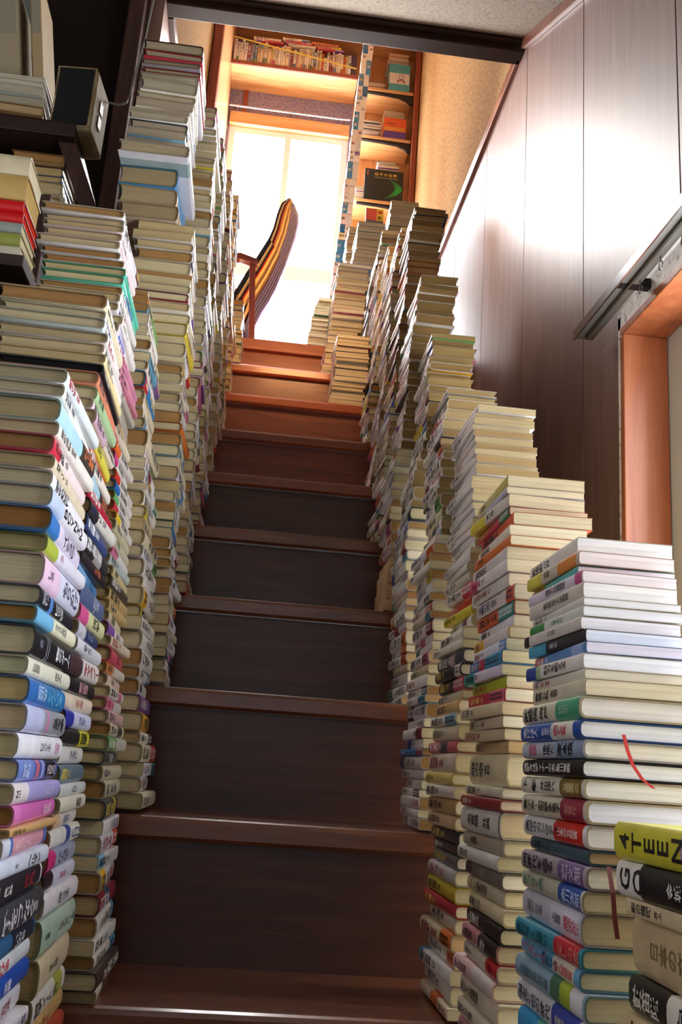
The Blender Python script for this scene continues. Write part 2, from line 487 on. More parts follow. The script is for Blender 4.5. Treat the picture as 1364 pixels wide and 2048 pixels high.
mb.box(SX0,9*RUN+.022,ZF-RISE,SX1,9*RUN+.04,ZF-.046); struct('stair_riser',mb,M['tread_top'])
struct('floor',box(-2.2,-2.6,-5*RISE-RISE-.03,XR+.1,-1.2,-5*RISE-RISE),M['floor'])
struct('floor_left_room',box(-2.2,-1.2,-5*RISE-RISE-.03,SX0,1.36,-5*RISE-RISE),M['floor'])
struct('trim_stair_stringer',box(SX0-.03,-1.3,-1.3,SX0,1.36,-.1),M['darkz'])

# right wall: tall glossy panels with dark joints ---------------------
ZT=2.84
mb=MB(); g=.2767; s=.5642
WY0,WY1,WZ0,WZ1=-.95,.59,-.05,1.335         # window opening in the right wall
edges=[-2.6]+[g+s*i for i in range(-5,8) if -2.6<g+s*i<YB]+[YB]
def wallpart(y0,y1,z0,z1,m=mb):
    if y1-y0>.01 and z1-z0>.01: m.box(XR,y0+.0018,z0,XR+.03,y1-.0018,z1)
for a,b in zip(edges[:-1],edges[1:]):
    if b<=WY0 or a>=WY1: wallpart(a,b,-1.35,ZT)
    else:
        wallpart(a,b,WZ1,ZT); wallpart(a,b,-1.35,WZ0)
        if a<WY0: wallpart(a,WY0,WZ0,WZ1)
        if b>WY1: wallpart(WY1,b,WZ0,WZ1)
struct('wall_right',mb,M['panel'],bevel=.0015)
mb=MB()
mb.box(XR+.03,-2.6,-1.35,XR+.10,WY0,ZT); mb.box(XR+.03,WY1,-1.35,XR+.10,YB,ZT)
mb.box(XR+.03,WY0,WZ1,XR+.10,WY1,ZT); mb.box(XR+.03,WY0,-1.35,XR+.10,WY1,WZ0)
struct('wall_right_backing',mb,M['darkz'])
struct('wall_right_plaster',box(XR+.004,1.44,ZT,XR+.1,YB,5.2),M['plaster'])
struct('trim_1',box(XR-.016,1.49,ZT-.005,XR+.02,YB-.15,ZT+.045),M['trim'],bevel=.003)
# right window lining
mb=MB()
mb.box(XR-.004,WY1-.022,WZ0,XR+.10,WY1-.0005,WZ1-.022); mb.box(XR-.004,WY0,WZ0,XR+.10,WY0+.022,WZ1-.022)
struct('trim_window_jamb',mb,M['jamb'],bevel=.002)
struct('trim_window_head',box(XR-.004,WY0,WZ1-.0215,XR+.10,WY1-.0005,WZ1),M['jamb'],bevel=.002)
struct('trim_window_stool',box(XR-.03,WY0,WZ0,XR+.10,WY1,WZ0+.022),M['jamb'],bevel=.002)
mb=MB(); mb.box(XR-.002,WY1,WZ0,XR+.0,WY1+.014,WZ1+.03); mb.box(XR-.002,WY0,WZ1,XR+.0,WY1+.014,WZ1+.045)
struct('trim_paint_edge',mb,M['white'])
mb=MB()
fx=XR+.102
for (a,b,c,d_) in ((WY0,WY1,WZ1-.06,WZ1),(WY0,WY1,WZ0,WZ0+.07),(WY1-.16,WY1,WZ0,WZ1),(WY0,WY0+.06,WZ0,WZ1),(-.24,-.18,WZ0,WZ1)):
    dx=.0012 if d_-c<.2 else 0
    mb.box(fx+dx,a,c,fx+.04-dx,b,d_)
wn=struct('window_1',mb,M['alu'],bevel=.003)
mb=box(fx+.016,WY0+.05,WZ0+.05,fx+.02,WY1-.05,WZ1-.05); struct('glass',mb,M['glass'],parent=wn)
struct('exterior_daylight_side',box(2.2,-2.4,-1,2.22,2.2,3.2),M['sky'])

# beam and sloping ceiling -------------------------------------------
mb=MB(); YBM=1.445
mb.prism([(YBM,2.835),(YBM+.07,2.835),(YBM+.07,2.95),(YBM,2.95)],'x',XL-.06,XR)
struct('beam',mb,mat('beam_wood','2a1812',.6,spec=.25),bevel=.004)
mb=MB(); mb.prism([(YBM-.012,2.893),(YBM-.0005,2.893),(YBM-.0005,2.862),(YBM-.022,2.862),(YBM-.022,2.885)],'x',XL-.06,XR)
struct('trim_2',mb,M['dark'])
mb=MB()
def slope(y): return 2.885+(y-YBM)*.573
y0c=-1.3
mb.prism([(YBM-.001,slope(YBM)),(YBM-.001,slope(YBM)+.03),(y0c,slope(y0c)+.03),(y0c,slope(y0c))],'x',XL-.05,XR)
struct('ceiling',mb,M['ceil'])
mb=MB(); mb.prism([(YBM-.02,slope(YBM-.02)-.045),(YBM-.02,slope(YBM-.02)-.001),(y0c,slope(y0c)-.001),(y0c,slope(y0c)-.045)],'x',XR-.018,XR-.0005)
struct('trim_3',mb,M['trim'],bevel=.002)
# left wall -----------------------------------------------------------
struct('wall_left',box(XL-.05,1.42,-1.3,XL,YB,2.84),M['panel'])
struct('wall_left_plaster',box(XL-.05,1.42,2.84,XL-.004,YB,5.2),M['plaster'])
struct('trim_5',box(XL,1.52,2.835,XL+.02,3.1,2.885),M['darkz'],bevel=.002)
struct('trim_post_left',box(-.315,1.345,-1.3,-.262,1.415,3.0),M['darkz'],bevel=.004)
struct('trim_post_upper',box(XL+.0005,3.02,ZF,XL+.05,3.09,5.1),M['redpost'],bevel=.004)
struct('wall_panel_left_upper',box(XL+.0005,3.0905,ZF,XL+.03,YB-.001,5.1),M['orange'])
# dim room to the left
struct('wall_left_room_back',box(-2.2,1.42,-1.3,-.262,1.46,4.2),M['matdark'])
struct('wall_left_room_side',box(-2.24,-2.6,-1.35,-2.2,1.46,4.2),M['dark'])
struct('ceiling_left_room',box(-2.2,-2.6,3.1,-.262,1.42,3.14),M['ceil'])
struct('wall_front',box(-2.2,-2.64,-1.35,XR+.1,-2.6,-.4),M['plaster'])
mb=MB(); mb.box(-1.15,1.405,1.9,-.62,1.4195,3.0); struct('wall_board_grey',mb,M['greywall'])

# upper room ----------------------------------------------------------
WX0,WX1,WB,WT=-.165,.64,ZF+.12,4.42
mb=MB(); mb.box(XL-.05,YB,ZF-.3,WX0,YB+.05,5.2); mb.box(WX1,YB,ZF-.3,XR+.1,YB+.05,5.2)
mb.box(WX0,YB,WT+.09,WX1,YB+.05,5.2); mb.box(WX0,YB,ZF-.3,WX1,YB+.05,WB)
struct('wall_back',mb,M['plaster2'])
struct('wall_back_wood_panel',box(.655,YB-.012,ZF,XR-.001,YB-.001,5.1),M['orange'])
struct('ceiling_upper',box(XL-.05,1.515,5.1,XR+.1,YB+.05,5.14),M['orangex'])
struct('trim_window_header',box(WX0,YB-.03,WT,WX1,YB+.05,WT+.09),M['orangex'],bevel=.002)
struct('trim_batten',box(-.09,YB-.012,WT+.091,-.06,YB-.0005,4.695),M['redpost'])
mb=MB()
yw=YB+.01
for (a,b,c,d_) in ((WX0,WX0+.045,WB,WT),(WX1-.045,WX1,WB,WT),(WX0,WX1,WT-.045,WT),(WX0,WX1,WB,WB+.05),(WX0,WX1,3.33,3.43),(.215,.255,3.43,WT)):
    dy=.0012 if b-a>.3 else 0
    mb.box(a,yw+dy,c,b,yw+.03-dy,d_)
mat_sash=mat('pale_sash','f2f0f4',.4)
wn=struct('window_2',mb,mat_sash,bevel=.002)
struct('glass',box(WX0+.04,yw+.012,WB+.04,WX1-.04,yw+.016,WT-.04),M['glass'],parent=wn)
struct('exterior_daylight_back',box(-1.6,6.0,.5,2.4,6.02,7.5),M['sky'])
# curtain rail across the upper window
cr=empty('curtain_rail',(0,YB-.05,WT+.115),label='bright steel curtain rail above the upstairs window',cat='curtain rail')
mb=MB(); mb.tube([(WX0-.01,0,0),(WX1+.0,0,0)],.007); mb.obj('rail',M['steel'],cr,smooth=True)
for x in (WX0+.03,.24,WX1-.04):
    mb=MB(); mb.box(x-.006,-.001,-.006,x+.006,.049,.006); mb.obj('bracket',M['steel'],cr)
# overhead shelf
sh=empty('overhead_shelf',(0,3.95,4.70),label='orange wooden overhead shelf fixed above the upstairs window',cat='shelf')
box(XL+.031,0,-.001,.652,.2495,.018).obj('shelf_board',M['orangex'],sh)
box(XL+.031,-.012,-.006,.652,-.0005,.022).obj('edge_strip',M['redpost'],sh)
box(XL+.031,.238,.019,.6,.2495,.38).obj('back_panel',M['orangex'],sh)
mb=MB(); mb.tube([(XL+.035,3.925,4.885),(.64,3.93,4.765)],.0045,6)
tag(mb.obj('yellow_cord',M['yellow'],smooth=True),'yellow cord stretched across the overhead bookshelf','cord')

# ================================================================== BOOK PILES
A4=(.125,.135,.178,.192)
def pale_only(q,rnd,f):
    if rnd.random()<.8: q['base']=rnd.choice(WHITES)
    return q
# --- window side
pile('r-3','R',(.60,-.725,-.66),(.606,-.715,.285),'in the frontmost window-side pile',A4,1,specs=[
 'hb 30 d6d03a | 0 .02 d6d03a,.62 .9 b89ac0 | 4TEEN .05 .62 1a1a1a',
 'hb 28 1a1a1c | 0 .24 e8e4de | GO .03 .75 1a1a1a;金城一紀 .5 .34 e8e4de',
 'pb 13 d8c49c c8a878','hb 46 ccb48c c8a878 | | 日本の文学 .2 .3 8a7450',
 'hb 28 ece6da | 0 .4 1c1c1e | 鼓笛隊 .05 .5 e8e0d0;宇佐美 .5 .6 1c1a20',
 'hb 24 cfb98e | | 家族ゲーム .06 .62 1c1a18','hb 27 3c6a86 | 0 .06 e8e0d0,.06 .38 5a6a72 | 水滸伝 .12 .7 ece4d8',
 'hb 34 141416 | .9 1 e8e4da | 赤い影 .3 .45 c03040','hb 26 e6dfd0','hb 24 c8b890'])
pile('r-2','R',(.581,-.497,-.44),(.600,-.395,.566),'in the big window-side pile beside the lower window',(.126,.136,.182,.194),2,mid=(.583,-.492,.392),top=(.100,.106,.170,.176),specs=[
 'pb 18 e8e2da f4f2ee','pb 15 c8bca8 eee4dc | 0 .3 d8cc50,.62 .95 d88838 | 京都 .36 .5 5a5044','pb 8 62b8b0 f4f2ee | 0 .3 a87838','pb 13 d8d0dc f2e6e4 | .88 1 c0508c | 経済の仕組国論 .35 .55 2c2834',
 'pb 17 d4ccc0 f2f0ea | | 東京島女子大生物語 .3 .42 3a342c','pb 9 dcd6d0 f0f0ee','pb 11 d8dcd0 f0f0f0 | 0 .3 48904c | 日本人の心 .45 .5 3c7a5a','pb 13 d4ccc4 f4f2f4 | 0 .1 28282c | 山口昌男 .45 .4 6c6860',
 'pb 13 20242c eef2f6 | 0 .33 48a8c8 | 企業小説 .4 .4 c8c8cc','pb 12 5a88c0 e8e4f4 | 0 .2 c84858,.75 .95 90a8d8','pb 15 e8e2da eef0f2 | 0 .2 3050a0,.2 .28 a8c890 | 脳力を鍛える .35 .6 3a2c30','pb 10 e0dac8 e4dcc4',
 'pb 16 d8cdb4 e0d4b4','hb 21 ddd6be ece6dc | .62 1 4aa47c | 敗戦論 .04 .62 1c1a18;堺屋 .34 .58 28241e;世紀の .68 .4 a8d8b8',
 'hb 18 2454a8 f0eeea | .55 .9 e6dfd4 | 高けば人 .06 .56 e8ecf4;新直木賞 .4 .4 d0d8ec;恋と愛 .6 .55 c83a4a',
 'hb 17 c2c8d4 eee6d4 | .58 1 8ea2be | 欲極 .13 .62 d0507a;徹底た .38 .55 28242c;栗本慎 .62 .72 14141c',
 'hb 17 1a1a1c f2f0ec | | 謎解きはディナーのあと .03 .5 f0ece4;東川篤哉 .63 .46 e8e4dc',
 'hb 18 e6e0d0 f0ece0 | .65 .96 8a6f34 | 下一撃 .04 .8 2a2622;井出孫六 .35 .5 3a342c;五重奏会 .7 .5 d8c890',
 'hb 21 d8cfb4 f0f0f2 | .63 .95 962f44 | 美少女・戯 .04 .45 2c2820;河野多恵子 .34 .42 2c2820;受賞作 .7 .4 d88a7a',
 'hb 21 e8e6e4 eae4d6 | .52 .95 d42c20 | 楽園のカンヴァス .04 .5 3a3a40;原田 .4 .36 b8b0b0;山本周五郎賞 .58 .36 f0d8d0',
 'hb 13 3c5a68 c8a878 | | 対蒙古人川端 .08 .6 20303a',
 'hb 20 a89ca0 e6dcc0 | .6 .95 7a5c8c | 同時代を語る .03 .62 1c1820;山田 .36 .4 5a5054;岩文部 .66 .66 c8b8d0',
 'hb 19 c8c4ae | .64 .97 2450a0 | まつさく源 .03 .6 6a9a7c;赤川次郎 .7 .55 c8d4ec',
 'hb 27 c8c6d0 | .52 .96 dcd8e4 | 黒のなる .1 .4 807c84;上橋冊 .55 .28 584c70;感涙傑作 .74 .42 d05058',
 'hb 18 3a93a8 | .62 .96 c02a34 | 教わなくに聞い .03 .6 145868;愛しの宮 .68 .6 e88a80',
 'hb 17 6cacd4 | .58 .92 ded8c4 | インストール .03 .66 e0646c;綿矢りさ .4 .6 1c4a6c;新人賞受賞 .62 .5 d87068',
 'hb 23 8fb0be c8b890 | .55 .68 4e7e62,.68 .82 a8bc3c,.82 .97 e4e0e4 | 江國香織海の .08 .4 5a7a88;小説 .42 .35 48606c',
 'hb 24 e2e0e4 | .6 .97 3c4ea8 | 国主と世の時代 .03 .5 3a4858;受賞作品 .66 .3 d8d8c8',
 'hb 26 3aa0d4 | .3 .6 6cb8a4 | 文部省編 .2 .4 1c6090','hb 22 c05040'],jit=.7)
pile('r-1','R',(.581,-.25,-.22),(.600,-.13,.715),'in the second window-side pile',(.122,.132,.172,.188),3,mid=(.583,-.222,.47),top=(.104,.109,.182,.192),specs=[
 'pb 17 d0c890 | .6 1 c8c070 | 世紀末 .1 .5 4c4438','pb 11 b8b4c8','pb 18 d0c8bc | 0 .4 d8c840 | 青い鳥 .45 .5 3c3c40','pb 12 c84858 | .7 1 3c8c5c','pb 18 d86040 | 0 .3 d03c50','pb 15 e4dccc | | 最新医学事典 .1 .5 5c544c',
 'pb 14 d87840 | | 大活字版 .1 .5 5c2c20','pb 20 d8d0cc | | 昭和史研究 .1 .5 3c3c40','pb 18 e4dcd8 | 0 .2 c85878','pb 18 d8d4cc','pb 20 dcd0c8 | .8 1 d86038','pb 18 d86840 | .6 1 3c8c84','pb 16 dcd8e0','pb 15 d8a838 | .3 1 dcd0c8',
 'pb 16 e0e4ec | .8 1 3c74b8','pb 16 3c64a8 | .3 .5 b83048,.5 1 48a0c8','pb 14 dcd4e4 | 0 .3 38a098','pb 15 b8c030','pb 16 b82c48 | .6 1 d86880',
 'pb 16 d8c8a0 c8b088','pb 14 cfc0a0 dccfae','pb 14 d0c098 c8b890','pb 15 c8a878 b89868','hb 38 d8cca4 c8b890','hb 13 d8d0b8 d8cdb0',
 'hb 14 8a2a28 c8b090','hb 30 d8d4c8 b8a078 | .97 1 141414 | 名言語 .2 .45 2c2a28;外典 .6 .4 2c2a28',
 'hb 18 b0a48c | | 言志録 .2 .5 4a4038','hb 17 e0dcd4 | | 回想の詩 .05 .5 38343c','hb 19 7a7268 | .0 .2 4a3034 | 文明論 .4 .4 b0a898',
 'hb 18 d8ccac | .08 .14 c8b078 | 三国志通俗 .2 .6 5a4c38','hb 19 ddd0a8 | | 吾輩は二四 .04 .5 4a3c28','hb 19 1c1a1c | | 人間革命続 .05 .55 e0d8cc',
 'hb 20 c88a8a | .5 1 2a2428 | 人間明治 .04 .5 1c1414;天才 .56 .5 f0e8e0','hb 18 d8cdb8 | .68 1 b8242a | 山本七平 .05 .4 3c3430;天下 .75 .5 6c1418',
 'hb 19 e4c0bc | .5 .95 e0d4d0 | 甲人力倫理 .04 .5 7a5c60','hb 26 e2d8ba | | 天と人会理想 .04 .45 4c4030','hb 22 e4d8bc | | 明治人の合理 .04 .4 4c4434',
 'hb 18 e2cf7a | .0 .3 d8a0a0,.3 .52 c88070 | 吾輩会 .04 .4 5c4438','hb 22 dcd4ba | | 太平記古今 .04 .4 443c30','hb 24 d6c894 | | 平人 .1 .4 5c5040',
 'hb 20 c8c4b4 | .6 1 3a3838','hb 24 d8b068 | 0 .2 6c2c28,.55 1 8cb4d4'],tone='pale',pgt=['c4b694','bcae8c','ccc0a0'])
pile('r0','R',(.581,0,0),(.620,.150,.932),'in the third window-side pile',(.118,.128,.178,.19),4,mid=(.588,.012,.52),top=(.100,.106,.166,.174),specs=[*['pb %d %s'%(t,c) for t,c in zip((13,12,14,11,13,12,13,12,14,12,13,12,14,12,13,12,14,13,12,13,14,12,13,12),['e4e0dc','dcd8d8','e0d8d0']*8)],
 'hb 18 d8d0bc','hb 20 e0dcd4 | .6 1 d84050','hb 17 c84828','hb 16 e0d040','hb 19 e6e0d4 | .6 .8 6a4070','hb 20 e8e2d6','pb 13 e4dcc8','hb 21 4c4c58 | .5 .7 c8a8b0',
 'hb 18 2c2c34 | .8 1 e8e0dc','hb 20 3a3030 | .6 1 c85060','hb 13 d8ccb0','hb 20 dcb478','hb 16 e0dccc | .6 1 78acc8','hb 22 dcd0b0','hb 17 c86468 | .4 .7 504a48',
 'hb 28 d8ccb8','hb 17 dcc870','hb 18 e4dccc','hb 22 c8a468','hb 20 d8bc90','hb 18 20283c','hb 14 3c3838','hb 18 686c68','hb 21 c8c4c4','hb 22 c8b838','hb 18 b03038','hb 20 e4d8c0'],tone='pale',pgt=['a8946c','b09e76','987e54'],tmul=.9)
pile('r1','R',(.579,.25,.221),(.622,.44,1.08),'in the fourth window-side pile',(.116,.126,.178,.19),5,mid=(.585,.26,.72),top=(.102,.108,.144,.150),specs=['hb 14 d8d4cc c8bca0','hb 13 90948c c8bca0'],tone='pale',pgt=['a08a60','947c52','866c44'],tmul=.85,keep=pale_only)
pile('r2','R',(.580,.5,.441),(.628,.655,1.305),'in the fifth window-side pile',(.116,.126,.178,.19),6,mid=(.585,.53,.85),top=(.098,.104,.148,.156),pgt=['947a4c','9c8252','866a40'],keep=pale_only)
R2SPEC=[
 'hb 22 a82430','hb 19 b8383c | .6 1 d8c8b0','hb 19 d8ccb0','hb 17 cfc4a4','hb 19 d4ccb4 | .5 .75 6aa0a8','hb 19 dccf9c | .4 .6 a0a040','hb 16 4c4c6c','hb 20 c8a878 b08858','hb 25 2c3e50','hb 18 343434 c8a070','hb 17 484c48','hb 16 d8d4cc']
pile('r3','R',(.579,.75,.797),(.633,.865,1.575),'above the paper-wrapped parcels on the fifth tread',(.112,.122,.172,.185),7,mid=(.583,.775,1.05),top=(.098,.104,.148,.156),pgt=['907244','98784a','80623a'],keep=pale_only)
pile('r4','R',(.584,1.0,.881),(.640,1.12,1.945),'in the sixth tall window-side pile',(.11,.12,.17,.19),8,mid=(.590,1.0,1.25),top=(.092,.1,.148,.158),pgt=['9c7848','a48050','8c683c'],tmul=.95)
pile('r5','R',(.586,1.25,1.101),(.636,1.30,1.98),'in the seventh window-side pile',(.1,.12,.17,.19),9,tone='pale')
pile('r6','R',(.588,1.5,1.321),(.632,1.52,2.05),'in the eighth window-side pile',(.1,.12,.17,.19),10,tone='pale')
pile('r7','R',(.618,1.75,1.541),(.628,1.76,2.13),'in the ninth window-side pile',(.1,.12,.17,.19),11,tone='pale')
pile('r8','R',(.615,2.0,1.761),(.655,2.0,2.40),'in the tenth window-side pile',(.1,.12,.17,.19),12,tone='pale')
# --- left wall
pile('l-2','L',(.10,-.5,-.44),(.086,-.5,.655),'in the frontmost left-hand pile',(.128,.138,.188,.2),40,jit=.8,specs=[
 'hb 15 d8e0e4 d8ccac','hb 13 e8e4dc e0d6b8','hb 23 a8d0dc d0c098 | .6 1 3c3430 | 村上春樹 .65 .4 d87848','hb 15 e4e0d8 dccfae','hb 17 e8d8d8 b08858 | 0 .2 c83048','hb 14 dccfb4 d8c898','hb 16 e6e6ea dccfae | | 夢の島紀行 .1 .6 28242c','hb 20 e4e4ea d8cdb0 | 0 .3 b8c8e0 | ＢＯＹＮＩＭ .3 .6 1c1a24',
 'hb 22 d8d0e4 a87848 | 0 .25 3878c0 | イジュウ .4 .6 302040','hb 17 dcdce8 d8c894 | 0 .25 a8b848 | 愛読 .3 .3 b88c9c','hb 30 d4d8ec e2dabc | 0 .4 e4c4dc | もりかげ .5 .5 5c5874;しろ .1 .3 6c5870',
 'hb 18 1e2028 d8ccac | .25 .33 4c7cc0 | 新宿 .05 .5 a8a8b0;ビッグ .4 .6 e8e8ec','hb 16 e8e6c8 b08850 | 0 .38 70b4dc | きょうも元気 .42 .42 6c6478',
 'hb 27 14161e dcd2b0 | .3 .31 a8a8b0,.35 .36 a8a8b0 | 夜のゲーム .55 .42 e8e8f0;文社 .1 .2 8c90a0','hb 17 dcdcc8 d8dcb8 | | 民俗誌 .1 .35 6c6858;海の人 .6 .4 4c4840',
 'hb 23 2f6cb4 d8c48c | .42 .98 2b78b8 | 都知事 .2 .45 a8ccec;とんでいる .45 .5 70c4e4','hb 24 9a9ca4 dcc8a8 | 0 .4 b8bee0,.48 .53 c878ac | 心理 .62 .3 2c2c34;古今集 .7 .45 2c2c34','hb 22 e6e6ee dcd0a4 | | ロスジェネ .45 .3 2c2834;絵本 .8 .4 d89cb8',
 'hb 19 4c5ca8 dccfa8 | 0 .38 6c84c8,.42 .5 c86878,.56 .62 a0a8d8,.66 .95 1e1a24 | 幕府 .1 .55 c0ccf0;エロスの .7 .42 f0e4e4','hb 18 a49cd4 | 0 .28 dcd4d4 | 村山 .04 .3 3c343c;チグリス .62 .42 dcd8f0',
 'hb 18 d068b0 | .0 .14 d87cbc | 春休新刊 .68 .4 f0d0e4','hb 7 c8a068','hb 19 e0a0b0 | 0 .15 d8dcec,.15 .2 4c78c8,.92 1 4c78c8 | チョコレート .25 .42 f4dce0','hb 17 d4dcec | | ヘルマン .55 .5 303040;音楽 .3 .2 6c7488',
 'hb 22 e4e4ec | .12 .97 28242c | 黒い森 .2 .3 dcd8d8;赤い風 .6 .45 b83040','hb 28 3c3c42 | | 手をつなぐ .2 .6 dcdce0;春夏 .75 .3 a8a8ac','hb 19 2c5c88 | .5 .97 20283c | いのち .55 .5 e4e4e8','hb 18 dce4e8 | | あひる .3 .6 d83048','hb 21 2050b0 | | 文芸 .5 .4 e8ecf8','hb 24 dcdce4'])
pile('l-1','L',(.10,-.25,-.22),(.066,-.25,.86),'in the second left-hand pile',(.126,.136,.182,.195),41,jit=.9,specs=[
 'hb 20 dccfb0 b08858','hb 13 e4e4e0 d8ccac','hb 15 c8d8d8 d4c8a8','hb 14 dcd4d0 c8b890','hb 14 e4e0d4 d4c4a0','hb 13 ecdca4 c8b890','hb 14 14141a 1a1a1c','hb 16 d88868 b8a078','hb 17 a8c898 dccfae | | 草の葉 .1 .5 3c5c3c','hb 15 e4d8dc','hb 18 c8a8b8 | .5 1 e4d8c4','hb 16 e0d84c | .05 .95 dcd44c | いのちの .2 .6 3c3c30',
 'hb 17 c82c48','hb 16 ece4d8','hb 22 a0c8d8 | .5 1 38302c | 林房雄 .6 .5 c87850','hb 16 b0243c','hb 20 dcd8d0 | 0 .3 2c2c30','hb 17 3c4c80','hb 24 2c2c30 | .4 .7 a8a4a0','hb 15 28242c | | かぐや姫 .5 .5 d87848','hb 18 4c84b4 | .0 .4 78a8d8 | プレイ .6 .5 203c5c','hb 26 54648c | .6 .62 c8ccdc | 空の底 .5 .4 c8d0e0',
 'hb 22 dcdca8 | 0 .3 d85894 | 遠い朝 .5 .5 48443c','hb 18 303c68 | 0 .35 c8c8d4 | ユートピア .45 .4 a8b0d8','hb 17 dcdce4 | | 翼をください .25 .4 5c5c6c','hb 25 e4e0dc | 0 .4 483438 | キャスノー .45 .55 a82c34','hb 19 1e1c20 | | 豪華薔薇 .4 .55 c898a4','hb 19 e4d4c0 | | 恋愛上達 .4 .4 c88478','hb 20 ccd0ec | 0 .3 2830a0 | 湊かなえ .5 .4 586ca0',
 'hb 19 1c1c20 | .62 1 d8d438 | 問題集 .66 .55 28281c','hb 21 dcdcd8 | | フェスト .4 .5 384468','hb 20 5c7484 | .2 .3 4c6474','hb 14 d4d8d8 | | これだけ .4 .5 485878','hb 17 dcd8c4 | | 悪友記 .6 .5 484448','hb 17 dcd0cc | 0 .25 d8b08c | 愛読者の友 .4 .4 5c7498','hb 21 e0e0d8 | .5 .65 3850a0 | ＣＨＤ .7 .6 28387c',
 'hb 22 98a0bc | 0 .25 c82c78 | ハーバム .35 .5 1c1c24','hb 20 d0d0e4 | 0 .28 2c1824 | 静かな夜 .5 .3 c05078','hb 25 dcd8dc | | 帰らざる .4 .4 5c5c60','hb 37 a8c0ac | .5 .85 b4c8b4 | トランスレーター .48 .25 38403c;文学賞 .1 .15 38403c','hb 38 d0c0a0 | | 日本人の哲学 .3 .18 3c3c3c','hb 28 dcd8cc | .65 .9 a8ac48','hb 22 c8a468','hb 20 b84838'])
SER=['2c7c5c','c83828','2868b0','68b068','c83048','e0c030']
pile('l0','L',(.13,0,.001),(.024,0,1.13),'in the third left-hand pile',(.118,.128,.178,.192),42,tone='pale',specs=[
 'hb 14 e4e0dc b08858','hb 16 d8d4e0 c8b890 | .8 1 5c3440','hb 13 e8e0e0 c8b48c','hb 14 ecd8dc c8b890','hb 14 e8e4e0 cdbd9b','hb 13 dcdce4 a87c4c','hb 13 e4dce0 a87c4c | .3 .6 c84858','hb 14 58c0a4 c8b890','hb 15 4c84a8 d0c4a0 | 0 .25 5cc4ac,.7 1 5cc4ac | 海の底に .3 .5 305c78',
 'hb 15 e4e0dc','hb 16 e4e0d8 | .4 .6 e4c8c0','hb 14 dcd8dc','hb 16 e8e4dc','hb 18 e4e0e4 | .1 .5 6c78c8','hb 12 d88ca0','hb 12 d090a4','hb 12 cc84a0','hb 12 d48ca4','hb 12 cc8094','hb 12 d48ca4','hb 14 a8a094','hb 14 a8a094','hb 14 b0a89c','hb 16 c8a878','hb 15 dcd0b8']+
 ['hb 15 e0d8d0 | 0 .25 %s | 現代日本文学 .3 .5 2c2c30'%c for c in ('c84858','e06830','c83880','2c7c5c','c83828','2868b0','68b068','c83048','e0c030')]+
 ['hb 17 d0c4a4','hb 17 c8c4a8 | | 俳句歳時 .2 .4 5c6c50','hb 15 e0dcd8 | 0 .3 d87898','hb 15 b8c4c0','hb 15 d0c090 | | 歴史読本 .1 .4 3c3828','hb 17 4c443c','hb 16 c8ac74','hb 16 c8ac74','hb 16 d8ccac | | 昭和詩集 .2 .5 3c3830','hb 19 e0dcd4 | 0 .4 7c4ca0 | 愛と死の .5 .4 484048','hb 15 dcd0b4','hb 21 c8485c | .0 .02 c8485c | 現代 .5 .4 782838','hb 15 dcd4c0 | 0 .35 d88850','hb 16 dcc4b0 | | 古今集 .3 .45 4c4038','hb 16 e0dcd0 | .6 .85 d87098','hb 16 d8d4cc | 0 .45 d878a0','hb 17 d0a8a8','hb 18 d4ccac | .5 .85 3c3c3c','hb 19 d0ccc0 | 0 .45 6c9c60','hb 19 34383c | | 山岳会報 .3 .5 c8c8c4','hb 20 c8bca0','hb 24 c8c4a4 | .4 .5 d8d0d0','hb 26 2c3438 | .7 .85 c8a838'])
pile('l1','L',(.13,.25,.221),(.038,.25,1.13),'in the fourth left-hand pile',(.12,.13,.178,.192),43,tone='pale')
pile('l2','L',(.13,.5,.441),(.075,.5,1.42),'in the fifth left-hand pile',(.118,.13,.178,.192),44,tone='pale')
pile('l2m','L',(.04,.5,1.421),(.03,.5,1.545),'below the oversized white book on the left',(.12,.13,.178,.192),45,specs=['hb 44 3c8cc0 a89878','hb 42 d8c8b0 b0a080','hb 36 c8b8a0 a89878'])
pile('l2b','L',(.055,.45,1.546),(.055,.45,1.575),'jutting out under the tallest left-hand pile',(.15,.152,.24,.245),46,specs=['hb 28 dcdce4 b8ac90 | .1 .3 98acac'],jit=.2)
pile('l2t','L',(.030,.5,1.576),(.052,.5,1.87),'in the tallest left-hand pile, on the oversized book',(.125,.135,.178,.192),47,tone='pale',pg=['b8ac94','b0a48c','a89880'],specs=[
 'hb 27 584438 b8ac94','hb 18 b83040 b0a48c','hb 14 8c8488 a89880','hb 14 a83040 b0a48c'])
pile('l3','L',(.13,.75,.661),(.072,.75,1.91),'in the sixth left-hand pile',(.12,.13,.178,.192),48,tone='pale')
pile('l4','L',(.13,1.0,.881),(.080,1.0,2.0),'in the seventh left-hand pile',(.12,.13,.178,.192),49,tone='pale')
pile('l5','L',(.13,1.25,1.101),(.095,1.25,2.08),'in the eighth left-hand pile',(.12,.13,.178,.192),50,tone='pale')
pile('l6','L',(.13,1.5,1.321),(.105,1.5,2.15),'in the ninth left-hand pile',(.12,.13,.178,.192),51,tone='pale')
pile('l7','L',(.14,1.75,1.541),(.13,1.75,1.80),'in the pale pile left on the ninth tread',(.12,.13,.178,.192),52,tone='pale')
pile('l8','L',(.15,2.0,1.761),(.14,2.0,2.02),'in the pale pile left on the top tread',(.12,.13,.178,.192),53,tone='pale')
